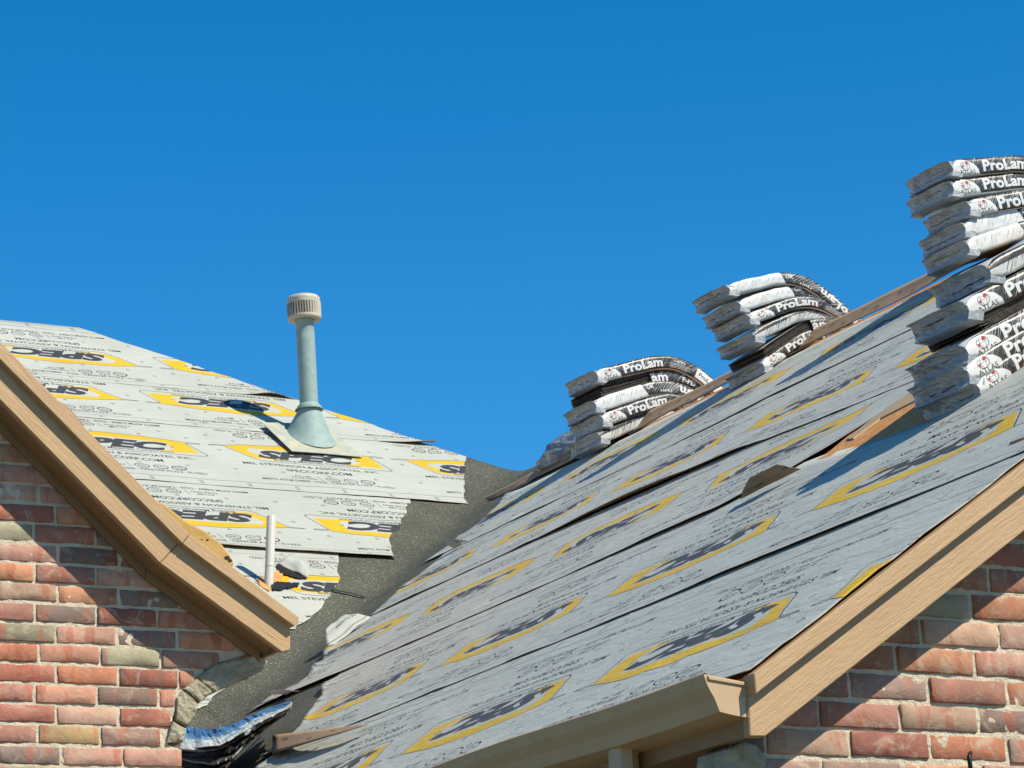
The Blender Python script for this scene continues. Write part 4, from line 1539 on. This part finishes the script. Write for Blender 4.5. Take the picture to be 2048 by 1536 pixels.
# film heap at the left foot of the leftmost stack
lump = thing('plastic_film', 'crumpled grey plastic film heap on the ridge left of the leftmost bundle stack', 'plastic film', PRp(uvR(1165, 905)[0], RID_V))
V = []; F = []
cL = hit(1168, 893, PRp(uvR(1165, 905)[0] , RID_V), D1)
na, nb = 30, 14
for i in range(nb):
    ph = math.pi * i / (nb - 1)
    for k in range(na):
        a = 2 * math.pi * k / na
        d = np.array([math.cos(a) * math.sin(ph), math.sin(a) * math.sin(ph), math.cos(ph)])
        r_ = 1 + .22 * nz(d[0] * 2.2, d[1] * 2.2, d[2] * 2.2 + 5) + .12 * abs(nz(d[0] * 5, d[1] * 5, d[2] * 5 + 9))
        z = d[2] * .10 * r_
        V.append(cL + D2 * d[0] * .17 * r_ + D1 * d[1] * .34 * r_ + Zv * (max(z * 1.25, -.085) + .05 * d[0]) + D1 * .10)
for i in range(nb - 1):
    for k in range(na):
        F.append((i * na + k, i * na + (k + 1) % na, (i + 1) * na + (k + 1) % na, (i + 1) * na + k))
mk('film', V, F, M['tarp'], lump, smooth=False)

# opened bundle in the valley: bent sheets stepping down, blue and white film on top
pile = thing('shingle_bundle', 'Opened bundle with blue and white film lying bent in the valley at bottom left', 'shingle bundle', hM(430, 1490), GRP)
farE = [(364, 1455), (400, 1457), (432, 1458), (466, 1448), (495, 1434), (530, 1418), (578, 1402)]
nearE = [(360, 1494), (400, 1495), (440, 1490), (476, 1470), (505, 1452), (540, 1434), (584, 1412)]


def on_valley(x, y, h):
    a = hM(x, y, h); b = hR(x, y, h)
    return a if np.linalg.norm(a - C0) < np.linalg.norm(b - C0) else b


def strip(name, E0, E1, h, th, mats, seed, n=40, rag=2.0):
    T = []; U = []
    x0 = np.linspace(0, 1, len(E0))
    E0 = np.array(E0, float); E1 = np.array(E1, float)
    for i in range(n):
        f = i / (n - 1)
        a = np.array([np.interp(f, x0, E0[:, 0]), np.interp(f, x0, E0[:, 1])])
        b = np.array([np.interp(f, x0, E1[:, 0]), np.interp(f, x0, E1[:, 1])])
        b[1] += rag * nz(f * 7, seed)
        for k in range(5):
            g_ = k / 4
            q_ = a + (b - a) * g_
            T.append(on_valley(q_[0], q_[1], h + .012 * nz(f * 3, g_ * 1.5, seed) + .007 * nz(f * 13, g_ * 3, seed + 4) + .004 * nz(f * 29, g_ * 7, seed + 8))); U.append((f * .7, g_))
    o_ = slab_grid(name, T, U, nrm(NM + NR), th, mats, pile, n, 5)
    o_.data.polygons.foreach_set('use_smooth', np.zeros(len(o_.data.polygons), bool))
    return o_


strip('film', farE, nearE, .12, .004, (M['blue_film'], M['wrap_top']), 1.1)
prev = nearE
steps = [(-2, 6), (-5, 16), (-8, 15), (-10, 14), (-12, 12), (-12, 12)]
for k, (dx_, dy_) in enumerate(steps):
    cur = [(x + dx_ * (.3 + i / 5), y + dy_ * (.45 + .75 * (1 - abs(i - 3) / 3.5))) for i, (x, y) in enumerate(prev)]
    up_ = [(x, y - 9) for x, y in prev]
    m_ = (M['wrap_top'], M['wrap']) if k == 0 else ((M['shingle'], M['wrap']) if k in (2, 4) else (M['black_sheet'], M['shingle']))
    strip('loose_shingle', up_, cur, .112 - .015 * k, .009, m_, 2.3 + k, rag=3.0)
    prev = cur
b0, b1 = hM(362, 1500, .12), hM(368, 1540, .12)
T = []; U = []
for i in range(10):
    for j in range(8):
        a, b = i / 9, j / 7
        x = 362 + 6 * b + 78 * a * (1 - .75 * b); y = 1498 + 40 * b + a * 22 * (1 - b)
        T.append(hM(x, y, .14 + .02 * math.sin(a * 3 + b * 2))); U.append((a, b))
fl_o = slab_grid('film_flap', T, U, NM, .002, (M['wrap_top'], M['wrap']), pile, 10, 8)
pp = [hM(x, y, .170) for x, y in ((380, 1504), (394, 1509), (402, 1519), (398, 1528), (388, 1524), (384, 1512))]
board('yellow_mark', pp, -NM * .001, M['yellow'], pile, D2, bevel=0)
print('bricks', nL, nR)
